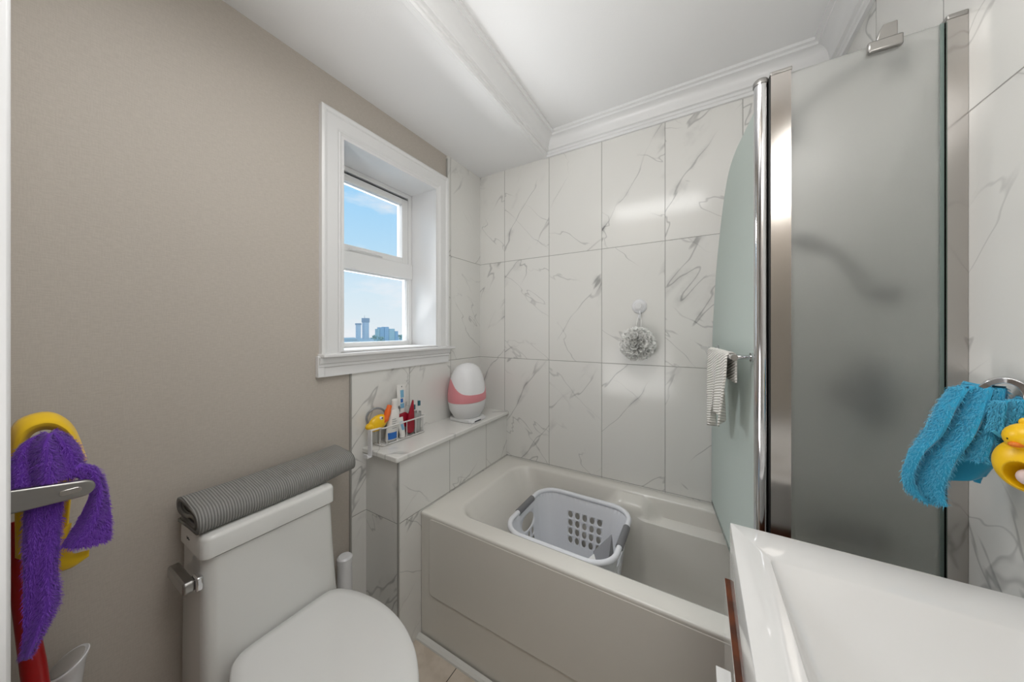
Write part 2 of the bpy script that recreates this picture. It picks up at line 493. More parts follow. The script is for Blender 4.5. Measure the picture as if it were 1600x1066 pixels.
crown('trim_1', lambda d, z, s: (SX + d, s, z), YN, 0, 'white crown moulding along the edge of the lower ceiling', (0, -1))
crown('trim_2', lambda d, z, s: (s, -d, z), SX, XR, 'white crown moulding above the back tiled wall', (1, -1))
crown('trim_3', lambda d, z, s: (XR - d, s, z), YN, 0, 'white crown moulding above the right tiled wall', (0, -1))
struct(B(SX - .012, SX + .006, YN, 0, ZS - .006, ZS + .01).build('trim_4', m_white, bevel=.002), 'thin white bead on the corner of the lower ceiling')
struct(B(0, .010, -.9125, -.908, 0, 1.155).build('trim_5', m_strip), 'thin metal strip at the edge of the marble tile')
struct(B(0, .010, -.3225, -.318, 2.20, ZS - .02).build('trim_6', m_strip), 'thin metal strip beside the marble tile above the window')
struct(MB().prism([(0, 0), (-.022, 0), (-.020, .007), (-.012, .013), (0, .016)], lambda a, b, d: (d, -.725 + a, b), .217, 1.32).build('trim_7', m_caulk), 'pale strip between the tub and the floor')
struct(B(.0, .010, -1.68, -.9125, 0, .08).build('baseboard_left', m_white, bevel=.003), 'white baseboard under the wallpaper')

# doorway around the camera
dr = empty_struct('door_1', (.33, -1.72, 0), 'white door frame at the left edge')
B(.275, .370, -1.81, -1.6795, 0, 2.20).build('door_jamb', m_white, dr, bevel=.004)
B(1.345, 1.43, -1.81, -1.6795, 0, 2.20).build('door_jamb', m_white, dr, bevel=.004)
B(.275, 1.43, -1.81, -1.6795, 2.20, 2.28).build('door_head', m_white, dr, bevel=.004)
# the hall behind the camera
mb = MB().box(-.6, -.5, -3.3, -1.80, 0, 2.5).box(2.1, 2.2, -3.3, -1.80, 0, 2.5).box(-.6, 2.2, -3.3, -3.2, 0, 2.5)
mb.box(-.5, -.12, -1.82, -1.80, 0, 2.5).box(1.85, 2.1, -1.82, -1.80, 0, 2.5)
struct(mb.build('wall_hall', mat('hall_paint', 'd9cfc6', .6)), 'warm white hall walls behind the doorway')
struct(B(-.6, 2.2, -3.3, -1.80, 2.45, 2.55).build('ceiling_hall', m_ceil), 'hall ceiling')

# ------------------------------------------------------------------ window
win = empty_struct('window_1', (0, -.68, 1.25), 'white framed window in the taupe wall')
# casing: three mitred boards of a stepped profile (distance from the opening, projection from the wall)
prof = [(0, -.02), (0, .012), (.006, .015), (.010, .011), (.018, .017), (.060, .017), (.064, .022), (.074, .025), (.082, .021), (.082, -.0)]


def casing(y0, z0, y1, z1, out, name):
    oy, oz = out; n = len(prof); vs = []
    for (y, z, my, mz) in ((y0, z0, oy[0], oz[0]), (y1, z1, oy[1], oz[1])):
        vs += [(p, y + my * d, z + mz * d) for d, p in prof]
    fs = [tuple(range(n))[::-1], tuple(range(n, 2 * n))] + [(i, (i + 1) % n, n + (i + 1) % n, n + i) for i in range(n)]
    MB().add(vs, fs).build(name, m_white, win, smooth=True, angle=20)


casing(WY0, WZ0 - .005, WY0, WZ1, ((-1, -1), (0, 1)), 'casing')
casing(WY1, WZ0 - .005, WY1, WZ1, ((1, 1), (0, 1)), 'casing')
casing(WY0, WZ1, WY1, WZ1, ((-1, 1), (1, 1)), 'casing')
# reveal boards
mb = MB(); rx0 = -.235
mb.box(rx0, .011, WY0 - .001, WY0 + .012, WZ0, WZ1).box(rx0, .011, WY1 - .012, WY1 + .001, WZ0, WZ1).box(rx0, .0105, WY0 + .012, WY1 - .012, WZ1 - .012, WZ1 + .001).box(rx0, .0105, WY0 + .012, WY1 - .012, WZ0 - .001, WZ0 + .006)
mb.build('reveal', m_white, win)
# stool and apron
B(-.02, .047, -1.040, -.292, 1.226, 1.240).build('window_sill', m_white, win, bevel=.004)
ap = [(0, 1.150), (.016, 1.150), (.016, 1.186), (.022, 1.190), (.022, 1.200), (.028, 1.204), (.034, 1.226), (0, 1.226)]
MB().prism(ap, lambda a, b, d: (a, d, b), -1.046, -.318).build('apron', m_white, win, smooth=True, angle=25)
B(0, .020, -1.048, -1.024, 1.150, 1.232).build('apron_end', m_white, win, bevel=.002)
# vinyl frame: outer frame, upper awning sash, lower fixed light
FX0, FX1 = -.235, -.180
iy0, iy1, iz0, iz1 = WY0 + .012, WY1 - .012, WZ0 + .006, WZ1 - .012


def frame(mb, y0, y1, z0, z1, w, x0, x1, wt=None):
    wt = w if wt is None else wt
    mb.box(x0, x1, y0, y0 + w, z0, z1).box(x0, x1, y1 - w, y1, z0, z1).box(x0, x1, y0 + w, y1 - w, z1 - wt, z1).box(x0, x1, y0 + w, y1 - w, z0, z0 + wt)
    return mb


mb = frame(MB(), iy0, iy1, iz0, iz1, .024, FX0, FX1); mb.box(FX0, FX1 + .006, iy0, iy1, 1.628, 1.712)
mb.build('frame', m_vinyl, win, bevel=.003)
frame(MB(), iy0 + .020, iy1 - .020, 1.708, 2.086, .008, FX0 + .004, FX1 - .010).build('gasket', m_black, win)
frame(MB(), iy0 + .025, iy1 - .025, 1.710, 2.081, .042, FX0 + .006, FX1 - .003, .035).build('sash', m_vinyl, win, bevel=.004)
frame(MB(), iy0 + .018, iy1 - .018, iz0 + .010, 1.632, .010, FX0 + .006, FX1 - .010).build('glazing_bead', m_vinyl, win, bevel=.002)
B(-.212, -.208, iy0 + .06, iy1 - .06, 1.74, 2.05).build('pane', m_pane, win)
B(-.212, -.208, iy0 + .02, iy1 - .02, iz0 + .016, 1.625).build('pane', m_pane, win)
MB().tube([(-.176, -.80, 1.722), (-.166, -.76, 1.724), (-.166, -.66, 1.724), (-.176, -.62, 1.722)], .004, 8).build('lock_lever', m_vinyl, win, smooth=True)

# ------------------------------------------------------------------ tiled ledge beside the tub
led = empty_struct('wall_ledge', (.1, -.42, 0), 'low marble tiled ledge wall between window wall and tub')
MB().box(.0, .217, -.838, 0, 0, .800).build('tiled_face', m_tile_ledge, led)
B(.0, .2168, -.8392, -.8375, 0, .7995).build('tiled_end', m_tile_end, led)
B(.2115, .2185, -.8405, -.834, 0, .7995).build('corner_strip', m_strip, led)
poly = [(.0, -.857), (.226, -.857), (.232, -.851), (.232, 0), (.0, 0)]
MB().prism(poly, lambda a, b, d: (a, b, d), .800, .822).build('ledge_top', m_slab, led, bevel=.004)

# ------------------------------------------------------------------ bathtub
tub = thing('bathtub', 'bone coloured alcove bathtub along the back marble wall', 'bathtub', (.95, -.36, 0))
NP = 56


def ring(x0, x1, y0, y1, r, z, arm=0.0):
    """rounded rectangle with many points along each side"""
    pts = []
    cs = [((x1 - r, y1 - r), 0), ((x0 + r, y1 - r), 1), ((x0 + r, y0 + r), 2), ((x1 - r, y0 + r), 3)]
    for k in range(4):
        (cx, cy), q = cs[k]
        for i in range(13):
            a = PI / 2 * (q + i / 12); pts.append(Vector((cx + r * math.cos(a), cy + r * math.sin(a), z)))
        (nx, ny), nq = cs[(k + 1) % 4]
        a = PI / 2 * (q + 1); p0 = Vector((cx + r * math.cos(a), cy + r * math.sin(a), z)); p1 = Vector((nx + r * math.cos(a), ny + r * math.sin(a), z))
        for i in range(1, NP): pts.append(p0.lerp(p1, i / NP))
    for p in pts:
        if p.y > -.35:
            lim = 0.0
            if z <= .4585: lim = max(lim, .075 * sm(p.x, .97, 1.05) * (1 - .4 * sm(p.x, 1.45, 1.6)))
            if z < .528:
                hw = .030 + (.528 - z) * .95
                lim = max(lim, .058 * (1 - sm(abs(p.x - .985), hw, hw + .030)) * sm(.530 - z, 0, .02))
            if lim and z > .2: p.y = min(p.y, y1 - lim * (1 if z > .3 else .8))
            elif lim: p.y = min(p.y, y1 - lim * .6)
    return pts


tx0, tx1, ty0, ty1 = .218, 1.7295, -.718, -.0005
R = [ring(tx0, tx1, ty0, ty1, .004, 0), ring(tx0, tx1, ty0, ty1, .004, .500), ring(tx0, tx1, ty0 - .003, ty1, .006, .520), ring(tx0, tx1, ty0 - .004, ty1, .008, .5315),
     ring(tx0 + .001, tx1, ty0 - .003, ty1, .008, .536), ring(tx0 + .002, tx1, ty0 + .000, ty1, .008, .5392), ring(tx0 + .006, tx1, ty0 + .006, ty1 - .002, .008, .5405)]
ix0, ix1, iy0_, iy1_ = .352, 1.650, -.640, -.072
R += [ring(ix0 - .020, ix1 + .012, iy0_ - .012, iy1_ + .010, .10, .5405), ring(ix0 - .006, ix1 + .004, iy0_ - .003, iy1_ + .003, .10, .537), ring(ix0, ix1, iy0_, iy1_, .10, .529)]
for z, fx0, fx1, fy in ((.515, .012, .004, .004), (.495, .026, .008, .007), (.475, .040, .010, .010), (.462, .048, .012, .012), (.458, .050, .013, .012), (.45, .056, .014, .013), (.40, .085, .02, .018), (.32, .13, .035, .028), (.24, .17, .05, .04), (.18, .20, .065, .052), (.150, .225, .085, .07), (.138, .26, .11, .095), (.134, .31, .15, .13)):
    R.append(ring(ix0 + fx0, ix1 - fx1, iy0_ + fy, iy1_ - fy, .10, z))
MB().loft(R, True, True).build('tub_shell', m_tub, tub, smooth=True, angle=50)
MB().prism(round_rect(.985, .361, .715, .165, .02, 4), lambda a, b, d: (a, d, b), -.7225, -.7155).build('apron_panel', m_tub, tub, bevel=.004, segs=3)
MB().lathe((1.50, -.36, .137), [(.001, 0), (.030, 0), (.032, .003), (.024, .006), (.001, .006)], 24).build('drain', m_chrome, tub, smooth=True)

# ------------------------------------------------------------------ laundry basket in the tub
bk = thing('laundry_basket', 'white plastic laundry basket with grey grips standing in the bathtub', 'basket', (.775, -.385, .137))
bcx, bcy, bz0, bz1 = .778, -.380, .1385, .502
mid = [Vector((x, y, 0)) for x, y in round_rect(0, 0, 1.0, .93, .42, 10)]; mid.append(mid[0].copy())
LUT = [at_t(mid, i / 512) for i in range(513)]


def bpt(t, v):
    t %= 1.0; i = t * 512; p = LUT[int(i)].lerp(LUT[min(512, int(i) + 1)], i - int(i))
    k = .80 + .20 * v + .012 * sm(v, .9, 1.0)
    return Vector((bcx + p.x * .222 * k, bcy + p.y * .222 * k, bz0 + .012 + (bz1 - bz0 - .012) * v))


def t_of(x, y):  # fraction along the rim closest to a unit direction
    return min(range(512), key=lambda i: -(LUT[i].x * x + LUT[i].y * y) / LUT[i].length) / 512


mb = MB()


def cell(t0, t1, v0, v1, hole, nt_=3, nv_=3, wx=.64, wy=.74):
    bd = [(t0 + (t1 - t0) * i / nt_, v0) for i in range(nt_)] + [(t1, v0 + (v1 - v0) * i / nv_) for i in range(nv_)]
    bd += [(t1 - (t1 - t0) * i / nt_, v1) for i in range(nt_)] + [(t0, v1 - (v1 - v0) * i / nv_) for i in range(nv_)]
    vs = [bpt(*p) for p in bd]; n = len(bd)
    if not hole:
        mb.add(vs, [tuple(range(n))]); return
    tc_, vc = (t0 + t1) / 2, (v0 + v1) / 2
    m_ = n * 2; el = []
    for i in range(m_):
        j = i / 2; a_, b_ = bd[int(j) % n], bd[(int(j) + 1) % n]; f = j - int(j)
        dt, dv = (a_[0] + (b_[0] - a_[0]) * f - tc_) / (t1 - t0) * 2, (a_[1] + (b_[1] - a_[1]) * f - vc) / (v1 - v0) * 2
        l = math.hypot(dt, dv); el.append((tc_ + dt / l * wx * (t1 - t0) / 2, vc + dv / l * wy * (v1 - v0) / 2))
    vs += [bpt(*p) for p in el]
    mb.add(vs, [(i, (i + 1) % n, n + ((2 * i + 2) % m_), n + 2 * i + 1, n + 2 * i) for i in range(n)])


NC, NRW = 80, 9
dt = 1 / NC
cB = int(round(t_of(0, 1) * NC)); cL = int(round(t_of(-1, 0) * NC)); cF = int(round(t_of(0, -1) * NC)); cR = int(round(t_of(1, 0) * NC)) % NC
hole_cells = set(); hand = set()
big = []
for c0, cols, r0 in ((cB, 5, 3), (cF, 5, 2), (cL, 3, 3), (cR, 3, 3)):
    for i in range(cols):
        for r_ in range(r0, r0 + (4 if cols == 5 else 3)):
            a_ = (c0 - cols + 2 * i) % NC
            big.append((a_, r_)); hand.add((a_, r_)); hand.add(((a_ + 1) % NC, r_))
for c0 in (cL, cR):
    for i in range(-4, 4):
        for r_ in (6, 7): hand.add(((c0 + i) % NC, r_))
for i in range(NC):
    for r_ in range(NRW):
        if (i, r_) in hand: continue
        cell(i * dt, (i + 1) * dt, r_ / NRW, (r_ + 1) / NRW, (i, r_) in hole_cells)
for a_, r_ in big: cell(a_ * dt, (a_ + 2) * dt, r_ / NRW, (r_ + 1) / NRW, True, 6, 3, .64, .80)
for c0 in (cL, cR): cell((c0 - 4) * dt, (c0 + 4) * dt, 6 / NRW, 8 / NRW, True, 24, 6, .80, .88)
# floor of the basket
bot = [bpt(i / 64, 0) for i in range(64)]
mb.loft([bot, [p.lerp(Vector((bcx, bcy, p.z)), .06) + Vector((0, 0, -.010)) for p in bot], [p.lerp(Vector((bcx, bcy, p.z)), .5) + Vector((0, 0, -.010)) for p in bot]], False, True)
mb.build('basket_wall', m_basket, bk, smooth=True, solid=.0035, angle=60, weld=True)
rim = [bpt(i / 128, 1.0) + Vector((0, 0, -.004)) for i in range(128)]
MB().tube(rim, .011, 10, True).build('rim', m_basket, bk, smooth=True)
for c0 in (cL, cR):
    path = [bpt((c0 - 3.6 + 7.2 * i / 20) * dt, 1.0) + Vector((0, 0, -.004)) for i in range(21)]
    MB().tube(path, .0145, 14).build('grip', m_grip, bk, smooth=True)
# a folded grey cloth and a sheet of paper lie in the right end of the basket


def facets(name, m, quads, th, label, cat):
    mb_ = MB()
    for q_ in quads: mb_.add(q_, [tuple(range(len(q_)))])
    return tag(mb_.build(name, m, None, solid=th, weld=True), label, cat)


facets('folded_cloth', m_greycloth, [[(.893, -.420, .425), (.948, -.345, .470), (.950, -.455, .350), (.915, -.490, .350)], [(.948, -.345, .470), (.957, -.355, .400), (.952, -.450, .320), (.950, -.455, .350)]], .004,
       'grey folded cloth tucked in the right end of the laundry basket', 'cloth')
facets('paper_sheet', m_paper, [[(.872, -.520, .425), (.905, -.455, .440), (.930, -.490, .420), (.905, -.525, .395)], [(.905, -.525, .395), (.930, -.490, .420), (.915, -.50, .165), (.885, -.515, .165)]], .0015,
       'white crumpled sheet beside the grey cloth in the basket', 'paper')

# ------------------------------------------------------------------ toilet
to = thing('toilet', 'white one-piece toilet with closed lid against the taupe wall', 'toilet', (.35, -1.245, 0))
TY0, TY1 = -1.416, -1.083


def tank_ring(z, fx, y0, y1, r=.03):
    c = round_rect((.006 + fx) / 2, (y0 + y1) / 2, (fx - .006) / 2, (y1 - y0) / 2, r, 6); return [Vector((x, y, z)) for x, y in c]


MB().loft([tank_ring(z, fx, a, b_) for z, fx, a, b_ in ((.02, .20, TY0 - .002, TY1 + .02), (.40, .20, TY0 - .002, TY1 + .02), (.46, .197, TY0 - .002, TY1 + .012), (.60, .190, TY0, TY1 + .005), (.742, .185, TY0 + .002, TY1))]).build('tank', m_china, to, smooth=True, angle=50)
MB().loft([tank_ring(z, fx, a, b_, .022) for z, fx, a, b_ in ((.7455, .186, TY0 + .001, TY1), (.747, .191, TY0 - .003, TY1 + .004), (.792, .191, TY0 - .002, TY1 + .003), (.799, .188, TY0 + .001, TY1), (.8025, .181, TY0 + .008, TY1 - .007), (.803, .13, TY0 + .05, TY1 - .05))]).build('tank_lid', m_china, to, smooth=True, angle=60)
half = [(.205, .0), (.206, .10), (.215, .128), (.24, .148), (.30, .168), (.38, .179), (.46, .176), (.54, .158), (.61, .127), (.67, .083), (.705, .042), (.716, 0)]
outl = smooth_curve([(x, -1.232 - w, 0) for x, w in half] + [(x, -1.232 + w, 0) for x, w in half[-2:0:-1]], 5, True)
oc = Vector((.44, -1.232, 0))


def seat_ring(z, k, dx=0.0): return [Vector((oc.x + (p.x - oc.x) * k + dx, oc.y + (p.y - oc.y) * k, z)) for p in outl]


MB().loft([seat_ring(.452, .97), seat_ring(.453, .995), seat_ring(.458, 1.0), seat_ring(.466, .995), seat_ring(.472, .97), seat_ring(.476, .85), seat_ring(.478, .5), seat_ring(.4785, .1)]).build('seat_lid', m_seat, to, smooth=True, angle=70)
MB().loft([seat_ring(.428, .97), seat_ring(.430, .992), seat_ring(.445, .998), seat_ring(.449, .985)]).build('seat', m_seat, to, smooth=True, angle=50)
MB().loft([seat_ring(0, .62, -.09), seat_ring(.10, .62, -.09), seat_ring(.25, .74, -.05), seat_ring(.36, .90, -.015), seat_ring(.415, .97), seat_ring(.426, .97)]).build('bowl', m_china, to, smooth=True, angle=60)
for y in (-1.315, -1.150): MB().lathe((.222, y, .440), [(.001, 0), (.016, 0), (.016, .020), (.012, .024), (.001, .024)], 16).build('hinge_cap', m_seat, to, smooth=True)
lv = B(.146, .180, -1.428, -1.412, .670, .706).build('flush_lever', m_chrome, to, bevel=.005, segs=3)
MB().prism(round_rect(.112, .689, .064, .0155, .009, 6), lambda a, b, d: (a, d, b), -1.450, -1.4275).build('lever_arm', m_dchrome, lv, bevel=.005, segs=3)
MB().tube(smooth_curve([(.075, -1.4172, .776), (.080, -1.4180, .771), (.086, -1.4180, .775), (.090, -1.4180, .771), (.097, -1.4180, .773)], 4), .0018, 6).build('maker_mark', m_dark, to, smooth=True)

# rolled ribbed mat on the tank lid
sp = [(.030, .8085), (.090, .8080), (.150, .8085), (.166, .815), (.172, .832), (.168, .850), (.152, .862), (.120, .868), (.080, .874), (.052, .873), (.038, .862), (.040, .846), (.060, .838), (.095, .840), (.125, .848), (.145, .846), (.152, .834), (.145, .822), (.110, .820), (.070, .822), (.048, .820)]
cl = smooth_curve([(a, b_, 0) for a, b_ in sp], 5)


def mat_pt(u, v):
    p = at_t(cl, v); y = -1.425 + .432 * u + .004 * math.sin(v * 9)
    return (p.x - .012 * u, y, p.y + .006 * sm(u, .75, 1) + .0015 * math.sin(u * 7 + v * 5))


tag(MB().grid(mat_pt, 40, 150).build('bath_mat', m_ribbed, None, smooth=True, solid=.0095, angle=80), 'grey ribbed bath mat rolled up on the toilet tank', 'bath mat')

# white brush canister between tank and tile
cn = thing('toilet_brush', 'slim white toilet brush holder squeezed between toilet tank and marble tile', 'toilet brush', (.060, -.968, 0))
MB().lathe((.060, -.968, .001), [(.001, 0), (.036, 0), (.036, .012), (.030, .02), (.027, .25), (.026, .415), (.001, .415)], 28).build('canister', m_body, cn, smooth=True)
MB().lathe((.060, -.968, .416), [(.001, 0), (.028, 0), (.028, .018), (.022, .024), (.001, .025)], 28).build('cap', m_body, cn, smooth=True)

# tall white stand with a slanted metal cap by the left wall
pl = thing('lidded_canister', 'slim white flared canister with slanted brushed metal cap beside the red handle', 'canister', (.06, -1.604, 0))
ax = Vector((.0, -.46, .89)).normalized()
MB().lathe((.06, -1.604, .001), [(.001, 0), (.048, 0), (.052, .02), (.050, .09), (.030, .13), (.014, .16), (.013, .40), (.016, .514), (.001, .515)], 28).build('body', m_body, pl, smooth=True)
rg = []
for r_, h_, f_ in ((.016, .515, 0), (.019, .530, .15), (.022, .555, .45), (.027, .578, .8), (.033, .590, 1), (.0335, .593, 1), (.0315, .595, 1), (.026, .592, 1)):
    q2 = Vector((0, 0, 1)).rotation_difference(Vector((0, 0, 1)).lerp(ax, f_).normalized())
    rg.append([Vector((.06, -1.604, h_)) + q2 @ Vector((r_ * math.cos(2 * PI * k / 32), r_ * math.sin(2 * PI * k / 32), 0)) for k in range(32)])
MB().loft(rg).build('flared_collar', m_body, pl, smooth=True)
MB().lathe(Vector((.06, -1.604, .592)), [(.0275, -.001), (.0280, .004), (.020, .0075), (.001, .009)], 32, axis=ax).build('metal_cap', m_brushed, pl, smooth=True)

# red handle of a mop leaning in the left corner
mp_ = thing('mop', 'red mop handle leaning in the corner by the door frame', 'mop', (.19, -1.605, 0))
MB().tube([(.108, -1.670, .955), (.109, -1.668, .91), (.113, -1.662, .81), (.120, -1.649, .66), (.150, -1.628, .38), (.185, -1.610, .06)], [.003, .006, .012, .0155, .0165, .016], 18).build('handle', m_red, mp_, smooth=True)
MB().lathe((.19, -1.605, .0), [(.001, 0), (.040, 0), (.042, .02), (.030, .06), (.018, .09), (.001, .09)], 20).build('mop_head', m_greycloth, mp_, smooth=True)


# ------------------------------------------------------------------ cloth helpers
def drape(left, right, fn, depth, nu=24, nv=30):
    """sheet between two edge curves given as 2D points; fn(a, b, d) places it, depth(u, v) folds it"""
    Lc = smooth_curve([(a, b, 0) for a, b in left], 6); Rc = smooth_curve([(a, b, 0) for a, b in right], 6)

    def f(u, v):
        p = at_t(Lc, v).lerp(at_t(Rc, v), u); return fn(p.x, p.y, depth(u, v))
    return MB().grid(f, nu, nv)


def pile(parent, name, m, count, length, width, down=(0, 0, -1), side=None):
    """short plush strands standing on the cloth of PARENT"""
    me = parent.data; tris = []
    for p in me.polygons:
        vs = [me.vertices[i].co for i in p.vertices]
        for k in range(1, len(vs) - 1): tris.append((vs[0], vs[k], vs[k + 1], p.normal.copy()))
    ar = [((t[1] - t[0]).cross(t[2] - t[0])).length / 2 for t in tris]
    base = ORIGIN[parent.name]; mb_ = MB(); rnd = random.Random(3)
    pick = rnd.choices(range(len(tris)), weights=ar, k=count)
    for i in pick:
        a, b, c, n = tris[i]; r1, r2 = rnd.random(), rnd.random()
        if r1 + r2 > 1: r1, r2 = 1 - r1, 1 - r2
        p = a + (b - a) * r1 + (c - a) * r2
        s_ = side if side else (1 if rnd.random() < .5 else -1)
        n = n * s_
        d = (n + Vector(down) * .7 + Vector((rnd.uniform(-.5, .5), rnd.uniform(-.5, .5), rnd.uniform(-.5, .5)))).normalized()
        w = d.cross(n)
        w = w.normalized() * width if w.length > 1e-6 else Vector((0, 0, width))
        l = length * rnd.uniform(.6, 1.2); p = p + n * .0015 + base
        mid_ = p + d * l * .55 + n * l * .12; tip = p + d * l + Vector(down) * l * .25
        mb_.add([p - w, p + w, mid_ - w * .8, mid_ + w * .8, tip], [(0, 1, 3, 2), (2, 3, 4)])
    o = mb_.build(name, m, parent); o['kind'] = 'stuff'
    return o


# ------------------------------------------------------------------ left towel arm and cloths
arm = thing('towel_hook', 'flat satin towel arm with rounded slotted end by the door frame', 'towel hook', (.25, -1.688, 1.036))


def armfn(a, b, d): return (.25 + d, a, b)


pts = [(-1.687, 1.017), (-1.604, 1.014)] + [(-1.604 + .0155 * math.sin(t), 1.0295 - .0155 * math.cos(t)) for t in [PI * k / 10 for k in range(1, 10)]] + [(-1.604, 1.045), (-1.687, 1.059)]
MB().prism(pts, armfn, -.006, .006).build('arm', m_dchrome, arm, bevel=.003, segs=3)
MB().prism(round_rect(-1.617, 1.0300, .0125, .0055, .0045, 4), armfn, .0055, .0068).build('slot', m_alu, arm, bevel=.001)
MB().lathe((.25, -1.6875, 1.037), [(.001, 0), (.034, 0), (.034, .004), (.028, .007), (.001, .007)], 28, axis=(0, 1, 0)).build('wall_plate', m_dchrome, arm, smooth=True)


def lf(x):
    return lambda a, b, d: (x + d, a, b)


yc = thing('yellow_towel', 'yellow cleaning cloth hanging behind the purple cloth on the left hook', 'cloth', (.18, -1.63, 1.16))
c1 = drape([(-1.676, 1.060), (-1.675, 1.120), (-1.668, 1.158), (-1.645, 1.170), (-1.625, 1.162), (-1.606, 1.130), (-1.590, 1.060)], [(-1.665, 1.060), (-1.662, 1.100), (-1.655, 1.130), (-1.640, 1.139), (-1.624, 1.130), (-1.612, 1.105), (-1.603, 1.060)], lf(.152), lambda u, v: .028 * math.sin(PI * u) + .010 * math.sin(PI * v), 10, 40).build('upper_loop', m_yellow, yc, smooth=True, solid=.005)
drape([(-1.671, 1.075), (-1.669, 1.0), (-1.668, .93), (-1.668, .90)], [(-1.596, 1.075), (-1.607, 1.0), (-1.612, .93), (-1.612, .868)], lf(.150), lambda u, v: .010 * math.sin(u * 13) * v, 26, 24).build('hanging_sheet', m_yellow, yc, smooth=True, solid=.004)
drape([(-1.640, .930), (-1.638, .890), (-1.634, .868), (-1.612, .862), (-1.592, .872)], [(-1.612, .950), (-1.614, .910), (-1.610, .888), (-1.598, .884), (-1.590, .882)], lf(.195), lambda u, v: .008 * math.sin(u * PI), 8, 24).build('curled_hem', m_yellow, yc, smooth=True, solid=.004)
drape([(-1.612, .930), (-1.606, .905), (-1.592, .896), (-1.584, .908), (-1.583, .928)], [(-1.604, .930), (-1.600, .914), (-1.592, .908), (-1.588, .914), (-1.588, .928)], lf(.200), lambda u, v: .004 * math.sin(u * PI), 6, 20).build('curled_hem', m_yellow, yc, smooth=True, solid=.004)

pc = thing('purple_towel', 'plush purple microfibre cloth draped over the left towel arm', 'cloth', (.22, -1.62, 1.13))
d1 = drape([(-1.679, 1.050), (-1.676, 1.085), (-1.664, 1.122), (-1.640, 1.138)], [(-1.600, 1.050), (-1.602, 1.090), (-1.614, 1.118), (-1.632, 1.138)], lf(.205), lambda u, v: .034 * math.sin(PI * min(1, u * 1.0)) * (1 - .3 * v) + .006 * math.sin(u * 15 + v * 2) - .01 * v, 26, 18).build('draped_top', m_purple, pc, smooth=True, solid=.006)
d2 = drape([(-1.632, 1.052), (-1.606, 1.046), (-1.592, 1.016), (-1.602, .965), (-1.624, .918)], [(-1.605, 1.070), (-1.584, 1.052), (-1.574, 1.010), (-1.567, .950), (-1.570, .902)], lf(.221), lambda u, v: .018 * math.sin(PI * u) * (.2 + .8 * v) + .003 * math.sin(u * 9 + v * 6), 20, 34).build('side_flap', m_purple, pc, smooth=True, solid=.006)
d3 = drape([(-1.661, 1.018), (-1.662, .96), (-1.662, .90), (-1.663, .82), (-1.664, .748)], [(-1.624, 1.018), (-1.628, .95), (-1.631, .88), (-1.630, .815), (-1.660, .745)], lf(.223), lambda u, v: .012 * math.sin(PI * u) + .004 * math.sin(u * 8 + v * 3), 14, 40).build('long_tail', m_purple, pc, smooth=True, solid=.006)
for d_ in (d1, d2, d3): pile(d_, 'pile', m_purplepile, 8000, .0075, .00045)

# ------------------------------------------------------------------ items on the ledge
LZ = .822
cad = thing('wire_caddy', 'white wire caddy with a hook clip on the marble ledge', 'caddy', (.05, -.69, LZ))
bx0, bx1, by0, by1 = .018, .082, -.810, -.565


def rect_path(z, g=0.0): return [(bx0 - g, by0 - g, z), (bx1 + g, by0 - g, z), (bx1 + g, by1 + g, z), (bx0 - g, by1 + g, z)]


MB().tube([Vector(p) for p in [(x, y, LZ + .082) for x, y in round_rect((bx0 + bx1) / 2, (by0 + by1) / 2, .034, .1245, .012, 4)]], .0035, 8, True).build('top_rail', m_wire, cad, smooth=True)
MB().tube([Vector(p) for p in [(x, y, LZ + .006) for x, y in round_rect((bx0 + bx1) / 2, (by0 + by1) / 2, .032, .1225, .012, 4)]], .0026, 8, True).build('bottom_rail', m_wire, cad, smooth=True)
ups = [(bx1 + .001, by0 + .02), (bx1 + .001, by0 + .075), (bx1 + .001, by0 + .13), (bx1 + .001, by0 + .185), (bx1 + .001, by1 - .012), (bx0 + .02, by1), (bx0 + .045, by1), (bx0 + .02, by0), (bx0 + .045, by0), (bx0, by0 + .03), (bx0, by1 - .03), (bx0, by0 + .12)]
for x, y in ups: MB().cyl((x, y, LZ + .006), (x, y, LZ + .082), .0019, n=8).build('upright_wire', m_wire, cad, smooth=True)
for k in range(5): MB().cyl((bx0 + .008 + .012 * k, by0, LZ + .004), (bx0 + .008 + .012 * k, by1, LZ + .004), .0016, n=6).build('floor_wire', m_wire, cad, smooth=True)
clip = MB().prism([(-.862, .795), (-.858, .795), (-.858, .905), (-.815, .905), (-.815, .909), (-.862, .909)], lambda a, b, d: (d, a, b), .052, .078)
clip.box(.052, .078, -.880, -.858, .795, .799).box(.052, .078, -.882, -.878, .795, .812)
clip.build('hook_clip', m_body, cad, bevel=.001)

sq = thing('duck_sponge', 'yellow duck shaped sponge with orange beak at the left end of the caddy', 'sponge', (.052, -.80, .840))
rot = Matrix.Rotation(.25, 3, 'X')
MB().ball((.052, -.812, .925), .020, .048, .034, 24, rot).build('body', m_duck, sq, smooth=True)
MB().ball((.050, -.848, .918), .018, .022, .015, 16).build('wing', m_duck, sq, smooth=True)
MB().tube(smooth_curve([(.056, -.792, .925), (.060, -.775, .945), (.058, -.762, .975), (.054, -.752, .990)], 5), [.014] * 5 + [.0135] * 5 + [.011] * 5 + [.007], 12).build('beak', m_orange, sq, smooth=True)
MB().ball((.068, -.780, .935), .006, .012, .011, 14).build('cheek', m_orange, sq, smooth=True)
MB().ball((.064, -.806, .945), .008, .010, .009, 14).build('eye_white', m_body, sq, smooth=True)
MB().ball((.071, -.804, .947), .003, .005, .003, 12).build('pupil', m_eye, sq, smooth=True)

bt = thing('lotion_bottle', 'white bottle with a blue printed square, tallest bottle in the caddy', 'bottle', (.054, -.742, LZ + .009))


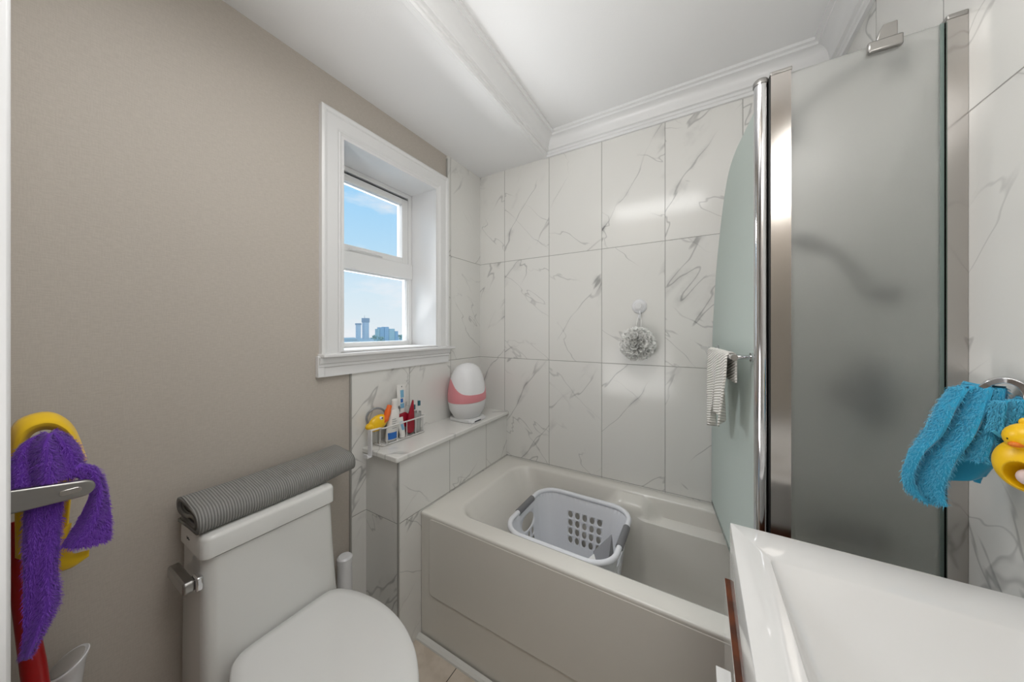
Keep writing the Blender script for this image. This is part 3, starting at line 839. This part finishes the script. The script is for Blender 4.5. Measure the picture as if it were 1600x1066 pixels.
def oval(z, rx, ry, y=-.742, lean=0.0): return [Vector((.052 + rx * math.cos(2 * PI * k / 28), y + lean * (z - .83) + ry * math.sin(2 * PI * k / 28), z)) for k in range(28)]


MB().loft([oval(.830, .016, .030), oval(.833, .018, .033), oval(.88, .018, .032, lean=.12), oval(.935, .017, .029, lean=.12), oval(.962, .015, .025, lean=.12), oval(.970, .012, .017, lean=.12)]).build('bottle_body', m_bottle, bt, smooth=True, angle=60)
MB().loft([oval(.968, .0125, .0185, lean=.12), oval(.972, .0125, .0185, lean=.12), oval(1.004, .011, .0165, lean=.12), oval(1.010, .0125, .0185, lean=.12), oval(1.013, .011, .0165, lean=.12)]).build('bottle_cap', m_bottle, bt, smooth=True, angle=50)


def on_oval(u, v, y0, y1, z0, z1, rx, ry, lean, off):
    y = y0 + (y1 - y0) * u; z = z0 + (z1 - z0) * v; c = -.742 + lean * (z - .83)
    return (.052 + (rx + off) * math.sqrt(max(0.0, 1 - ((y - c) / ry) ** 2)), y, z)


MB().grid(lambda u, v: on_oval(u, v, -.768, -.722, .838, .868, .018, .034, .12, .0006), 8, 4).build('blue_label', m_blueprint, bt, smooth=True)
for k in range(5): MB().grid(lambda u, v, k=k: on_oval(u, v, -.750, -.750 + .022 - .003 * (k % 3), .885 + .010 * k, .8875 + .010 * k, .018, .034, .12, .0012), 4, 1).build('printed_line', m_greycloth, bt)


def tube_item(name, label, y, z0, z1, w0, w1, x, th, m, lean, cap, marks):
    t = thing(name, label, 'tube', (x, y, z0))
    rings = []
    for k in range(9):
        f = k / 8; z = z0 + (z1 - z0) * f; w = w0 + (w1 - w0) * f; d = th * (1 - f) + .0015
        rings.append([Vector((x + d * math.cos(2 * PI * i / 20) + .01 * f * 0, y + lean * f + w * math.sin(2 * PI * i / 20), z)) for i in range(20)])
    MB().loft(rings).build('tube_body', m, t, smooth=True, angle=60)
    if cap: MB().lathe((x, y, z0 - .016), [(.001, 0), (.013, 0), (.013, .017), (.001, .017)], 20).build('tube_cap', m_bottle, t, smooth=True)
    for (f0, f1, u0, u1, mm) in marks:
        def g(u, v):
            f = f0 + (f1 - f0) * v; w = (w0 + (w1 - w0) * f) * (u0 + (u1 - u0) * u); d = th * (1 - f) + .0015; ww = w0 + (w1 - w0) * f
            return (x + d * math.sqrt(max(0, 1 - (w / ww) ** 2)) + .0008, y + lean * f + w, z0 + (z1 - z0) * f)
        MB().grid(g, 4, 3).build('printed_mark', mm, t)
    return t


tube_item('cream_tube', 'short white tube with pale blue print standing between bottle and red case', -.690, .846, .925, .014, .018, .064, .012, m_bottle, -.015, True, [(.25, .6, -.4, .5, m_lblueprint), (.68, .74, -.5, .5, m_lblueprint)])
tube_item('toothpaste_tube', 'tall white toothpaste tube with blue print sticking up from the caddy', -.668, .846, 1.072, .018, .027, .034, .014, m_bottle, -.004, True, [(.72, .88, -.35, .45, m_lblueprint), (.62, .70, -.4, .2, m_blueprint), (.50, .60, -.5, .45, m_lblueprint), (.94, .965, -.05, .12, m_dark)])
rc = thing('red_case', 'dark red pointed plastic case standing in the caddy', 'case', (.060, -.645, .838))
MB().prism([(-.668, .846), (-.650, .836), (-.628, .838), (-.622, .858), (-.624, .93), (-.627, .996), (-.640, .962), (-.655, .925), (-.664, .888)], lambda a, b, d: (d, a, b), .058, .074).build('front_blade', m_maroon, rc, bevel=.005, segs=3)
MB().prism([(-.704, .935), (-.662, .940), (-.640, .925), (-.640, .860), (-.690, .880)], lambda a, b, d: (d, a, b), .046, .057).build('back_flap', m_maroon, rc, bevel=.004, segs=3)
cup = thing('toothbrush_cup', 'translucent grey cup holding toothbrushes at the right end of the caddy', 'cup', (.052, -.598, LZ + .009))
MB().lathe((.052, -.598, .831), [(.022, 0), (.024, .004), (.027, .095), (.0255, .095), (.0225, .006), (.001, .005)], 28).build('cup_wall', m_cup, cup, smooth=True, angle=60)
for k, (dx, dy, top, lab) in enumerate(((-.006, -.012, .968, 'toothbrush with dark teal bristles at the left in the grey cup'), (.006, .010, .985, 'toothbrush with dark teal bristles and white tip at the right in the grey cup'))):
    tb = thing('toothbrush', lab, 'toothbrush', (.052 + dx, -.598 + dy, .84), 'toothbrushes in the grey cup')
    MB().tube([(.052 + dx * .5, -.598 + dy * .3, .838), (.052 + dx, -.598 + dy * .8, .91), (.052 + dx, -.598 + dy, top)], [.004, .0035, .004], 10).build('handle', m_body, tb, smooth=True)
    B(.054 + dx, .064 + dx, -.603 + dy, -.592 + dy, top - .028, top - .004).build('bristles', m_greenprint, tb, bevel=.001)
hp = tag(MB().tube([(.024 + .010 * math.cos(a), -.800 + .040 * math.cos(a), .945 + .038 * math.sin(a)) for a in [2 * PI * k / 40 for k in range(40)]], .0045, 8, True).build('hair_band', m_hoop, None, smooth=True), 'grey hoop standing behind the duck sponge in the caddy', 'hoop')


def puff(c, r, n, seed, amp):
    """mesh puff: many small ruffled frills on a ball"""
    rnd = random.Random(seed); mb_ = MB(); c = Vector(c); mb_.ball(c, r * .80, r * .80, r * .80, 24)
    for i in range(n):
        d = Vector((rnd.gauss(0, 1), rnd.gauss(0, 1), rnd.gauss(0, 1))).normalized(); q = Vector((0, 0, 1)).rotation_difference(d)
        rr = r * rnd.uniform(.18, .34); ph = rnd.uniform(0, 6.28); kf = rnd.choice((4, 5, 6, 7)); h0 = r * rnd.uniform(.62, .78)
        rows = []
        for j in range(4):
            f = j / 3
            rows.append([c + q @ Vector((math.cos(a) * rr * (.15 + .85 * f), math.sin(a) * rr * (.15 + .85 * f), h0 + r * .36 * f * f + amp * f * math.sin(a * kf + ph))) for a in [2 * PI * k / 24 for k in range(24)]])
        mb_.loft(rows, False, False)
    return mb_


tag(puff((.026, -.702, .962), .022, 60, 5, .003).build('bath_puff', m_greypuff, None, smooth=True), 'small grey mesh puff behind the bottle in the caddy', 'bath puff')

# egg shaped small appliance (white, pink band)
eg = thing('egg_appliance', 'white and pink egg shaped appliance on the marble ledge under the window', 'appliance', (.118, -.275, LZ))
EC = Vector((.118, -.275)); FD = math.atan2(-.40, 1.0)


def egg_r(h):  # radius at height h above the ledge
    pr = [(.016, .074), (.03, .085), (.06, .104), (.10, .114), (.14, .116), (.18, .112), (.22, .104), (.25, .096), (.28, .083), (.30, .068), (.314, .046), (.322, .020), (.3235, .002)]
    if h <= pr[0][0]: return pr[0][1]
    for (a, ra), (b, rb) in zip(pr, pr[1:]):
        if h <= b: return ra + (rb - ra) * (h - a) / (b - a)
    return .001


def dip(th):  # lower border of the white dome: low in front, high at the sides
    d = math.cos(th - FD); return .236 - .080 * sm(d, -.15, .95)


def seam(th): return .116 + .006 * math.sin(th)


def egg_part(lo, hi, n, name, m, grow=0.0):
    K = 72; rows = []
    for j in range(n + 1):
        row = []
        for k in range(K):
            th = 2 * PI * k / K; h = lo(th) + (hi(th) - lo(th)) * j / n; r = egg_r(h) + grow
            row.append(Vector((EC.x + .90 * r * math.cos(th), EC.y + r * math.sin(th), LZ + h)))
        rows.append(row)
    MB().loft(rows, True, True).build(name, m, eg, smooth=True, angle=60)


egg_part(lambda t: .016, lambda t: seam(t) - .001, 10, 'lower_shell', m_body2)
egg_part(lambda t: seam(t), lambda t: max(seam(t) + .01, dip(t)), 10, 'pink_band', m_pink, .0012)
egg_part(lambda t: dip(t) - .002, lambda t: .3235, 22, 'white_dome', m_body)
MB().prism(round_rect(.118, -.275, .078, .075, .03, 6), lambda a, b, d: (a, b, d), LZ + .0005, LZ + .020).build('foot', m_body2, eg, bevel=.004)
B(.178, .206, -.345, -.215, LZ + .0008, LZ + .017).build('front_tray', m_body, eg, bevel=.003)
B(.205, .2066, -.318, -.262, LZ + .004, LZ + .010).build('vent_slot', m_dark, eg)

# ------------------------------------------------------------------ back wall: suction hook and bath puff
hk = thing('suction_hook', 'round white suction hook on the back marble wall', 'hook', (1.006, 0, 1.453))
MB().lathe((1.006, -.0005, 1.453), [(.001, 0), (.034, 0), (.036, .004), (.030, .014), (.022, .018), (.020, .024), (.001, .026)], 32, axis=(0, -1, 0)).build('suction_cup', m_body, hk, smooth=True)
MB().lathe((1.006, -.0265, 1.453), [(.001, 0), (.017, 0), (.015, .004), (.001, .005)], 28, axis=(0, -1, 0)).build('centre_button', m_body2, hk, smooth=True)
MB().tube(smooth_curve([(1.012, -.018, 1.430), (1.012, -.022, 1.400), (1.012, -.034, 1.386), (1.011, -.046, 1.396), (1.011, -.048, 1.410)], 5), .0045, 10).build('hook_arm', m_body, hk, smooth=True)
lo = thing('bath_puff', 'large white mesh bath puff hanging on the back marble wall', 'bath puff', (1.008, -.07, 1.25))
puff((1.008, -.078, 1.266), .072, 420, 11, .0035).build('mesh_frills', m_puff, lo, smooth=True)
MB().tube(smooth_curve([(1.000, -.050, 1.318), (.999, -.042, 1.36), (1.004, -.036, 1.394), (1.012, -.034, 1.401), (1.018, -.036, 1.392), (1.020, -.044, 1.36), (1.018, -.052, 1.318)], 5), .0016, 6).build('cord', m_puff, lo, smooth=True)

# ------------------------------------------------------------------ frosted shower screen
sc = thing('shower_screen', 'frosted glass shower screen with chrome post on the tub rim', 'shower screen', (1.41, -.68, .541))
GY = -.680
B(1.440, 1.700, GY - .004, GY + .004, .556, 1.968).build('fixed_panel', m_frost, sc)
B(1.697, 1.7025, GY - .0046, GY + .0046, .556, 1.969).build('panel_edge', m_edge, sc)
wc = MB().box(1.7025, 1.7295, GY - .014, GY - .010, .5425, 1.966).box(1.7025, 1.7295, GY + .010, GY + .014, .5425, 1.966).box(1.725, 1.7295, GY - .010, GY + .010, .5425, 1.966)
wc.build('wall_channel', m_alu, sc)
B(1.7015, 1.7295, GY - .016, GY + .016, 1.966, 1.976).build('channel_cap', m_dchrome, sc, bevel=.002)
pc_ = MB().box(1.420, 1.459, GY - .014, GY - .005, .5425, 1.968).box(1.420, 1.459, GY + .005, GY + .014, .5425, 1.968).box(1.420, 1.430, GY - .005, GY + .005, .5425, 1.968)
pc_.build('hinge_channel', m_alu, sc)
B(1.418, 1.461, GY - .016, GY + .016, 1.968, 1.977).build('channel_cap', m_dchrome, sc, bevel=.002)
B(1.4165, 1.4205, GY - .010, GY + .010, .5425, 1.966).build('gasket', m_black, sc)
MB().cyl((1.402, GY, .5425), (1.402, GY, 1.958), .0145, n=40).build('post', m_chrome, sc, smooth=True)
MB().lathe((1.402, GY, 1.958), [(.001, 0), (.0165, 0), (.0165, .010), (.014, .014), (.001, .014)], 36).build('post_cap', m_dchrome, sc, smooth=True)
B(1.462, 1.700, GY - .010, GY + .010, .5425, .558).build('bottom_rail', m_alu, sc, bevel=.002)
# support clip on top of the fixed panel, its arm runs back to the wall behind
mb = MB().box(1.590, 1.645, GY - .012, GY + .012, 1.950, 1.975)
mb.build('top_clip', m_dchrome, sc, bevel=.004)
MB().prism([(1.605, 1.972), (1.612, 2.000), (1.618, 2.012), (1.640, 2.012), (1.640, 1.972)], lambda a, b, d: (a, d, b), GY + .000, GY + .012).build('clip_arm', m_dchrome, sc, bevel=.002)
# swinging panel
PA, PB_ = Vector((1.405, -.680, 0)), Vector((1.318, .001, 0)); PD = (PB_ - PA).normalized(); PN = Vector((PD.y, -PD.x, 0))


def panel(s, z, off): return PA + PD * s + PN * off + Vector((0, 0, z))


edge = smooth_curve([(.680, 1.02, 0), (.677, 1.15, 0), (.661, 1.28, 0), (.638, 1.39, 0), (.600, 1.51, 0), (.565, 1.60, 0), (.519, 1.69, 0), (.437, 1.815, 0), (.354, 1.893, 0), (.264, 1.921, 0), (.18, 1.925, 0)], 4)
outline = [(.012, .560), (.680, .560)] + [(p.x, p.y) for p in edge] + [(.012, 1.926)]
MB().prism(outline, lambda a, b, d: panel(a, b, d), -.004, .004).build('swing_panel', m_frost2, sc)
MB().prism([(.012, .545), (.676, .545), (.676, .562), (.012, .562)], lambda a, b, d: panel(a, b, d), -.0045, .0045).build('seal_strip', m_edge, sc)
BZ = 1.257
tb_ = MB().tube([panel(.035, BZ, -.052), panel(.58, BZ, -.052)], .0085, 16).build('towel_bar', m_chrome, sc, smooth=True)
for s_ in (.062, .52):
    MB().tube([panel(s_, BZ, -.004), panel(s_, BZ, -.052)], .0065, 14).build('bar_standoff', m_chrome, tb_, smooth=True)
    MB().tube([panel(s_, BZ, -.004), panel(s_, BZ, -.010)], .013, 20).build('bar_flange', m_chrome, tb_, smooth=True)

# wash cloth on the bar
wcl = thing('wash_cloth', 'white waffle wash cloth hanging over the chrome bar of the shower screen', 'cloth', panel(.25, BZ, -.052))


def cloth(u, v, s0, s1, off, front):
    return None


def over_bar(u, v, s0, s1, lf_, lb, amp):
    """v runs from the front hem over the bar to the back hem"""
    tot = lf_ + .035 + lb; d = v * tot; R_ = .0115; wob = amp * math.sin(u * 7 + 1)
    if d < lf_: off, z = -.052 - R_ - wob * (1 - d / lf_), BZ - (lf_ - d)
    elif d < lf_ + .035:
        a = (d - lf_) / .035 * PI; off, z = -.052 - R_ * math.cos(a), BZ + R_ * math.sin(a)
    else: off, z = -.052 + R_, BZ - (d - lf_ - .035)
    s_ = s0 + (s1 - s0) * u
    return panel(s_, z, off)


MB().grid(lambda u, v: over_bar(u, v, .20 + .08 * (1 - min(1, v * 2)) * (1 - u), .37 - .05 * (1 - min(1, v * 2)), .245 + .02 * u, .06, .010), 12, 40).build('outer_fold', m_waffle, wcl, smooth=True, solid=.004)
MB().grid(lambda u, v: over_bar(u, v, .07 + .05 * (1 - min(1, v * 2)) * (1 - u), .20, .215 - .03 * u, .075, .012), 10, 40).build('inner_fold', m_waffle, wcl, smooth=True, solid=.004)

# ------------------------------------------------------------------ shower fittings behind the frosted glass
sh = thing('overhead_shower', 'dark overhead shower on a bent arm behind the frosted glass', 'shower', (XR, -.46, 2.04))
MB().tube(smooth_curve([(XR - .001, -.46, 2.04), (1.67, -.44, 2.075), (1.58, -.36, 2.065), (1.53, -.36, 2.03)], 6), .012, 14).build('shower_arm', m_fixture, sh, smooth=True)
MB().lathe((XR - .0005, -.46, 2.04), [(.001, 0), (.032, 0), (.030, .008), (.014, .016), (.001, .016)], 28, axis=(-1, 0, 0)).build('flange', m_fixture, sh, smooth=True)
MB().lathe((1.535, -.36, 2.035), [(.001, 0), (.014, 0), (.020, .03), (.060, .060), (.064, .075), (.060, .080), (.001, .080)], 32, axis=(-.55, 0, -.83)).build('spray_face', m_dark, sh, smooth=True)
hs = thing('hand_shower', 'dark hand shower on a slanted holder in the middle of the frosted glass', 'hand shower', (XR, -.42, 1.45))
MB().lathe((XR - .0005, -.42, 1.43), [(.001, 0), (.026, 0), (.026, .02), (.016, .05), (.001, .05)], 24, axis=(-1, 0, 0)).build('holder', m_fixture, hs, smooth=True)
MB().tube(smooth_curve([(1.680, -.43, 1.42), (1.64, -.45, 1.50), (1.58, -.46, 1.57), (1.53, -.46, 1.61)], 5), .013, 14).build('handle', m_fixture, hs, smooth=True)
MB().lathe((1.545, -.46, 1.600), [(.001, 0), (.026, .004), (.040, .020), (.040, .028), (.001, .030)], 28, axis=(-.7, 0, -.7)).build('spray_face', m_dark, hs, smooth=True)
vl = thing('shower_valve', 'round dark shower valve with lever behind the lower frosted glass', 'valve', (XR, -.29, 1.14))
MB().lathe((XR - .0005, -.29, 1.14), [(.001, 0), (.105, 0), (.105, .006), (.095, .030), (.050, .040), (.034, .060), (.001, .062)], 40, axis=(-1, 0, 0)).build('trim_plate', m_fixture, vl, smooth=True)
MB().lathe((XR - .062, -.29, 1.14), [(.001, 0), (.030, 0), (.034, .03), (.024, .042), (.001, .043)], 28, axis=(-1, 0, 0)).build('knob', m_dark, vl, smooth=True)
MB().tube([(XR - .085, -.29, 1.14), (XR - .095, -.32, 1.085), (XR - .10, -.33, 1.06)], [.010, .009, .007], 12).build('lever', m_dark, vl, smooth=True)
spt = thing('tub_spout', 'chrome tub spout low behind the frosted glass', 'spout', (XR, -.36, .70))
MB().tube([(XR - .001, -.36, .72), (1.66, -.36, .722), (1.60, -.36, .715), (1.585, -.36, .690), (1.583, -.36, .672)], [.030, .029, .027, .024, .022], 22).build('spout_body', m_fixture, spt, smooth=True)
MB().lathe((1.625, -.36, .742), [(.006, 0), (.006, .016), (.009, .018), (.009, .026), (.001, .028)], 14).build('diverter_knob', m_fixture, spt, smooth=True)

# ------------------------------------------------------------------ vanity and sink
vb = thing('vanity_cabinet', 'brown wood vanity cabinet with glossy drawer front under the white sink', 'cabinet', (1.53, -1.24, 0))
VY0, VY1 = -1.64, -.844
B(1.328, XR - .001, VY0, VY1 - .001, .10, .7715).build('carcass', m_wood, vb)
B(1.40, XR - .001, VY0, VY1 - .03, 0, .10).build('plinth', m_wood, vb)
dw = MB().box(1.3165, 1.3275, VY0, VY1, .115, .7690).box(1.3155, 1.3275, VY0, VY1, .7690, .7710).build('drawer_front', m_wood, vb)
B(1.3150, 1.3165, VY0, VY1, .115, .7690).build('gloss_panel', m_lacq, dw)
hd = MB().box(1.291, 1.3132, -1.20, -1.036, .640, .736)
hd.build('handle', m_sink, dw, bevel=.001)
sk = thing('sink', 'glossy white rectangular sink top on the vanity cabinet', 'sink', (1.53, -1.24, .772))
mb = MB()
zt, zb = .900, .772
oX0, oX1, oY0, oY1 = 1.325, XR - .001, VY0, VY1


def rr4(x0, x1, y0, y1, r, z): return [Vector((x, y, z)) for x, y in round_rect((x0 + x1) / 2, (y0 + y1) / 2, (x1 - x0) / 2, (y1 - y0) / 2, r, 6)]


mb.loft([rr4(oX0, oX1, oY0, oY1, .002, zb), rr4(oX0, oX1, oY0, oY1, .002, zt - .003), rr4(oX0 + .001, oX1 - .001, oY0 + .001, oY1 - .001, .002, zt - .0008), rr4(oX0 + .003, oX1 - .003, oY0 + .003, oY1 - .003, .002, zt),
         rr4(1.380, 1.672, -1.560, -.940, .012, zt), rr4(1.3815, 1.670, -1.558, -.943, .012, zt - .002), rr4(1.385, 1.660, -1.552, -.965, .020, zt - .018), rr4(1.395, 1.648, -1.54, -1.00, .03, zt - .040), rr4(1.41, 1.63, -1.50, -1.08, .04, zt - .060), rr4(1.48, 1.56, -1.30, -1.22, .03, zt - .066)])
mb.build('basin_top', m_sink, sk, smooth=True, angle=35)
MB().lathe((1.52, -1.26, zt - .0655), [(.001, 0), (.022, 0), (.022, .003), (.001, .004)], 24).build('drain', m_chrome, sk, smooth=True)
fc = thing('faucet', 'chrome single lever faucet at the wall side of the sink', 'faucet', (1.70, -1.25, zt))
MB().cyl((1.700, -1.25, zt + .0005), (1.700, -1.25, zt + .13), .020, n=24).build('faucet_body', m_chrome, fc, smooth=True)
MB().tube(smooth_curve([(1.700, -1.25, zt + .10), (1.65, -1.25, zt + .12), (1.59, -1.25, zt + .11)], 5), .012, 14).build('faucet_spout', m_chrome, fc, smooth=True)
MB().cyl((1.700, -1.25, zt + .13), (1.66, -1.25, zt + .165), .007, n=12).build('lever', m_chrome, fc, smooth=True)

# ------------------------------------------------------------------ right wall: towel loop, blue cloth, duck soap holder
tr_ = thing('towel_ring', 'chrome towel loop on the right wall above the sink', 'towel ring', (XR, -.83, 1.235))
loop = smooth_curve([(1.690, -.812, 1.232), (1.696, -.820, 1.243), (1.706, -.830, 1.249), (1.716, -.838, 1.243), (1.7205, -.842, 1.228), (1.7215, -.843, 1.20), (1.7225, -.844, 1.17)], 5)
rg = []
for i, p in enumerate(loop):
    t = (loop[min(i + 1, len(loop) - 1)] - loop[max(i - 1, 0)]).normalized(); wv = Vector((.45, .89, 0)); nn = t.cross(wv).normalized()
    rg.append([p + wv * (.019 * c) + nn * (.0045 * s) for c, s in ((-1, -1), (1, -1), (1, 1), (-1, 1))])
MB().loft(rg).build('loop_band', m_chrome, tr_, bevel=.001)
MB().lathe((XR - .0005, -.835, 1.20), [(.001, 0), (.026, 0), (.026, .005), (.001, .006)], 24, axis=(-1, 0, 0)).build('wall_plate', m_chrome, tr_, smooth=True)

bc = thing('blue_towel', 'plush blue microfibre cloth hanging from the chrome loop on the right wall', 'cloth', (1.66, -.83, 1.23))


def rf(y0): return lambda a, b, d: (a + d * .35, y0 - d, b)


b1 = drape([(1.655, 1.228), (1.636, 1.192), (1.618, 1.140), (1.600, 1.105), (1.594, 1.055), (1.606, 1.025), (1.628, 1.013)], [(1.690, 1.238), (1.680, 1.200), (1.668, 1.160), (1.656, 1.115), (1.650, 1.080), (1.646, 1.052), (1.637, 1.021)], rf(-.800), lambda u, v: .024 * math.sin(u * 10.5 + .4 + v * .8) * (.35 + .65 * math.sin(PI * min(1, v + .15))) + .020 * math.sin(PI * u), 40, 44).build('left_folds', m_blue, bc, smooth=True, solid=.006)
b2 = drape([(1.672, 1.234), (1.662, 1.190), (1.652, 1.150), (1.645, 1.105)], [(1.712, 1.236), (1.710, 1.20), (1.708, 1.160), (1.690, 1.116)], rf(-.815), lambda u, v: .018 * math.sin(u * 10.5 + 2.2 + v) * (.5 + .5 * v) + .012 * math.sin(PI * u), 30, 30).build('right_folds', m_blue, bc, smooth=True, solid=.006)
b3 = drape([(1.652, 1.120), (1.644, 1.085), (1.634, 1.045)], [(1.716, 1.128), (1.712, 1.10), (1.704, 1.072)], rf(-.796), lambda u, v: .004 * math.sin(u * 8 + v * 3), 24, 14).build('lower_flap', m_blue, bc, smooth=True, solid=.005)
drape([(1.684, 1.090), (1.688, 1.070), (1.694, 1.058)], [(1.702, 1.090), (1.702, 1.070), (1.697, 1.057)], rf(-.786), lambda u, v: .004 * math.sin(u * PI), 8, 8).build('tail', m_blue, bc, smooth=True, solid=.004)
b4 = drape([(1.688, 1.215), (1.684, 1.190), (1.682, 1.166)], [(1.716, 1.225), (1.718, 1.195), (1.716, 1.160)], rf(-.842), lambda u, v: .010 * math.sin(u * PI) + .005 * math.sin(u * 12), 18, 16).build('front_fold', m_blue, bc, smooth=True, solid=.005)
for d_, k in ((b1, 5200), (b2, 4200), (b4, 1500)): pile(d_, 'pile', m_bluepile, k * 4, .0075, .00042)
for (pts_, y_h) in (([(1.645, 1.104), (1.660, 1.108), (1.676, 1.114), (1.690, 1.116)], -.830), ([(1.682, 1.166), (1.690, 1.158), (1.704, 1.156), (1.716, 1.160)], -.852), ([(1.652, 1.112), (1.648, 1.09), (1.640, 1.066), (1.634, 1.045)], -.802)):
    MB().tube([(a, y_h, b) for a, b in pts_], .0028, 8).build('hem', m_bluehem, bc, smooth=True)

ds = thing('duck_soap_holder', 'yellow duck shaped soap holder on the right wall in front of the blue cloth', 'soap holder', (1.692, -.897, 1.09))
DC = Vector((1.694, -.897, 1.126)); vd = Vector((-.72, -.69, 0)).normalized()    # it faces the room
q_ = Vector((0, -1, 0)).rotation_difference(vd).to_matrix()
rows = []
for j in range(91):
    a = PI * j / 90; row = []
    for k in range(120):
        b_ = 2 * PI * k / 120
        p = Vector((.033 * math.sin(a) * math.cos(b_), -.026 * math.cos(a), .040 * math.sin(a) * math.sin(b_)))
        # an open belly: the front cap is pushed in as a round cavity
        rr_ = math.hypot(p.x / .017, (p.z + .012) / .021)
        if p.y < 0 and rr_ < 1.0: p.y = p.y + .030 * (1 - rr_ ** 3)
        row.append(DC + q_ @ p)
    rows.append(row)
MB().loft(rows).build('body', m_duck, ds, smooth=True, angle=80)
hc = DC + Vector((.000, -.004, .043))
MB().ball(hc, .0265, .022, .023, 24).build('head', m_duck, ds, smooth=True)
for dx in (-.006, .004): MB().ball(hc + q_ @ Vector((dx, .0, .023)), .006, .005, .007, 12).build('tuft', m_duck, ds, smooth=True)
MB().ball(hc + q_ @ Vector((-.006, -.0215, -.009)), .008, .006, .0045, 14).build('beak', m_beak, ds, smooth=True)
for dx in (-.013, .006): MB().ball(hc + q_ @ Vector((dx, -.0205, -.002)), .0022, .002, .0026, 10).build('eye', m_eye, ds, smooth=True)
MB().cyl(DC + Vector((.015, .01, .0)), (XR - .0005, -.888, 1.126), .012, .020, 18).build('suction_cup', m_cup, ds, smooth=True)
tag(MB().ball(DC + q_ @ Vector((.004, -.012, -.014)), .0125, .010, .0125, 20).build('soap', m_soap, None, smooth=True), 'pale pink round soap inside the yellow duck soap holder', 'soap')

# ------------------------------------------------------------------ the city seen through the window, distance haze mixed into its colours
m_low = mat('hazed_concrete', 'e6e9ea', .8); m_hz3 = mat('hazed_top_storeys', 'b9bfca', .6)
m_roof = mat('hazed_roofs', 'd8d8d6', .8); m_tree = mat('hazed_foliage', 'c0d0c6', .9, var=(.3, 'a9bfb1', .4, .6)); m_ground = mat('hazed_ground', 'd4d8d6', .9)  # roofs, foliage and ground paled to imitate aerial haze
GZ = -22.0
struct(B(-900, -2.0, -300, 900, GZ - 1, GZ).build('ground', m_ground), 'pale city ground far below the window')


def banded(name, c1, c2):
    m = bpy.data.materials.new(name); m.use_nodes = True; nb = NB(m); o, x, y, z = nb.xyz('pos')
    f = nb.m('FRACT', nb.m('DIVIDE', z, 1.1)); g = nb.m('FRACT', nb.m('DIVIDE', y, 1.3))
    w = nb.m('MULTIPLY', nb.step(f, .45, .55), nb.step(g, .25, .3))
    nb.l.new(nb.mix(w, lin(c1), lin(c2)), nb.n['Principled BSDF'].inputs['Base Color']); nb.n['Principled BSDF'].inputs['Roughness'].default_value = .7
    return m


m_hz = banded('hazed_tower_face', 'eceef3', 'cfd3de'); m_hz2 = banded('hazed_blue_glass', 'c0d6e6', 'b0c8dc'); m_hz4 = banded('hazed_green_glass', 'd2e3e2', 'c2d8da')  # facade colours lightened, the haze is painted in


def tower(name, label, y0, y1, z1, m, x=-300.0, dep=5.0, crown_=0.0):
    t = thing(name, label, 'building', (x - dep / 2, (y0 + y1) / 2, GZ))
    B(x - dep, x, y0, y1, GZ, z1 - crown_).build('tower_wall', m, t)
    if crown_: B(x - dep - .4, x + .4, y0 - .4, y1 + .4, z1 - crown_, z1).build('top_storeys', m_hz3, t)
    return t


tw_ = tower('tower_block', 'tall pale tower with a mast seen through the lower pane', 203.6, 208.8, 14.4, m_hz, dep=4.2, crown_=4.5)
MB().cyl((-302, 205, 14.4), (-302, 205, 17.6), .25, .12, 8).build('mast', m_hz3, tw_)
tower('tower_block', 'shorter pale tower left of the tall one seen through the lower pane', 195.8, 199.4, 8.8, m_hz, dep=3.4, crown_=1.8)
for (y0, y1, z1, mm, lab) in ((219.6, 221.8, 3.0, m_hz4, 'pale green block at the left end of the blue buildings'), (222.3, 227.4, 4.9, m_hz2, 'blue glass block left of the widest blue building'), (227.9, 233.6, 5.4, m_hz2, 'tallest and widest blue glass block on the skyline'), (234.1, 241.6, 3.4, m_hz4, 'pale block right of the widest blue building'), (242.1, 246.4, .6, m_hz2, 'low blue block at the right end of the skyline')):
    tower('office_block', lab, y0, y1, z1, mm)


def bush(y, z, r, x, lab, sd):
    rnd = random.Random(sd); mb_ = MB()
    for k in range(26):
        mb_.ball((x + rnd.uniform(-r, r), y + rnd.uniform(-r, r) * 1.3, z + rnd.uniform(-r * 1.2, r * .6)), r * rnd.uniform(.25, .5), r * rnd.uniform(.25, .5), r * rnd.uniform(.25, .45), 10)
    t = thing('tree', lab, 'tree', (x, y, GZ), 'trees on the skyline')
    mb_.build('crown', m_tree, t, smooth=True)
    MB().cyl((x, y, GZ), (x, y, z), .5, .3, 8).build('trunk', m_tree, t, smooth=True)


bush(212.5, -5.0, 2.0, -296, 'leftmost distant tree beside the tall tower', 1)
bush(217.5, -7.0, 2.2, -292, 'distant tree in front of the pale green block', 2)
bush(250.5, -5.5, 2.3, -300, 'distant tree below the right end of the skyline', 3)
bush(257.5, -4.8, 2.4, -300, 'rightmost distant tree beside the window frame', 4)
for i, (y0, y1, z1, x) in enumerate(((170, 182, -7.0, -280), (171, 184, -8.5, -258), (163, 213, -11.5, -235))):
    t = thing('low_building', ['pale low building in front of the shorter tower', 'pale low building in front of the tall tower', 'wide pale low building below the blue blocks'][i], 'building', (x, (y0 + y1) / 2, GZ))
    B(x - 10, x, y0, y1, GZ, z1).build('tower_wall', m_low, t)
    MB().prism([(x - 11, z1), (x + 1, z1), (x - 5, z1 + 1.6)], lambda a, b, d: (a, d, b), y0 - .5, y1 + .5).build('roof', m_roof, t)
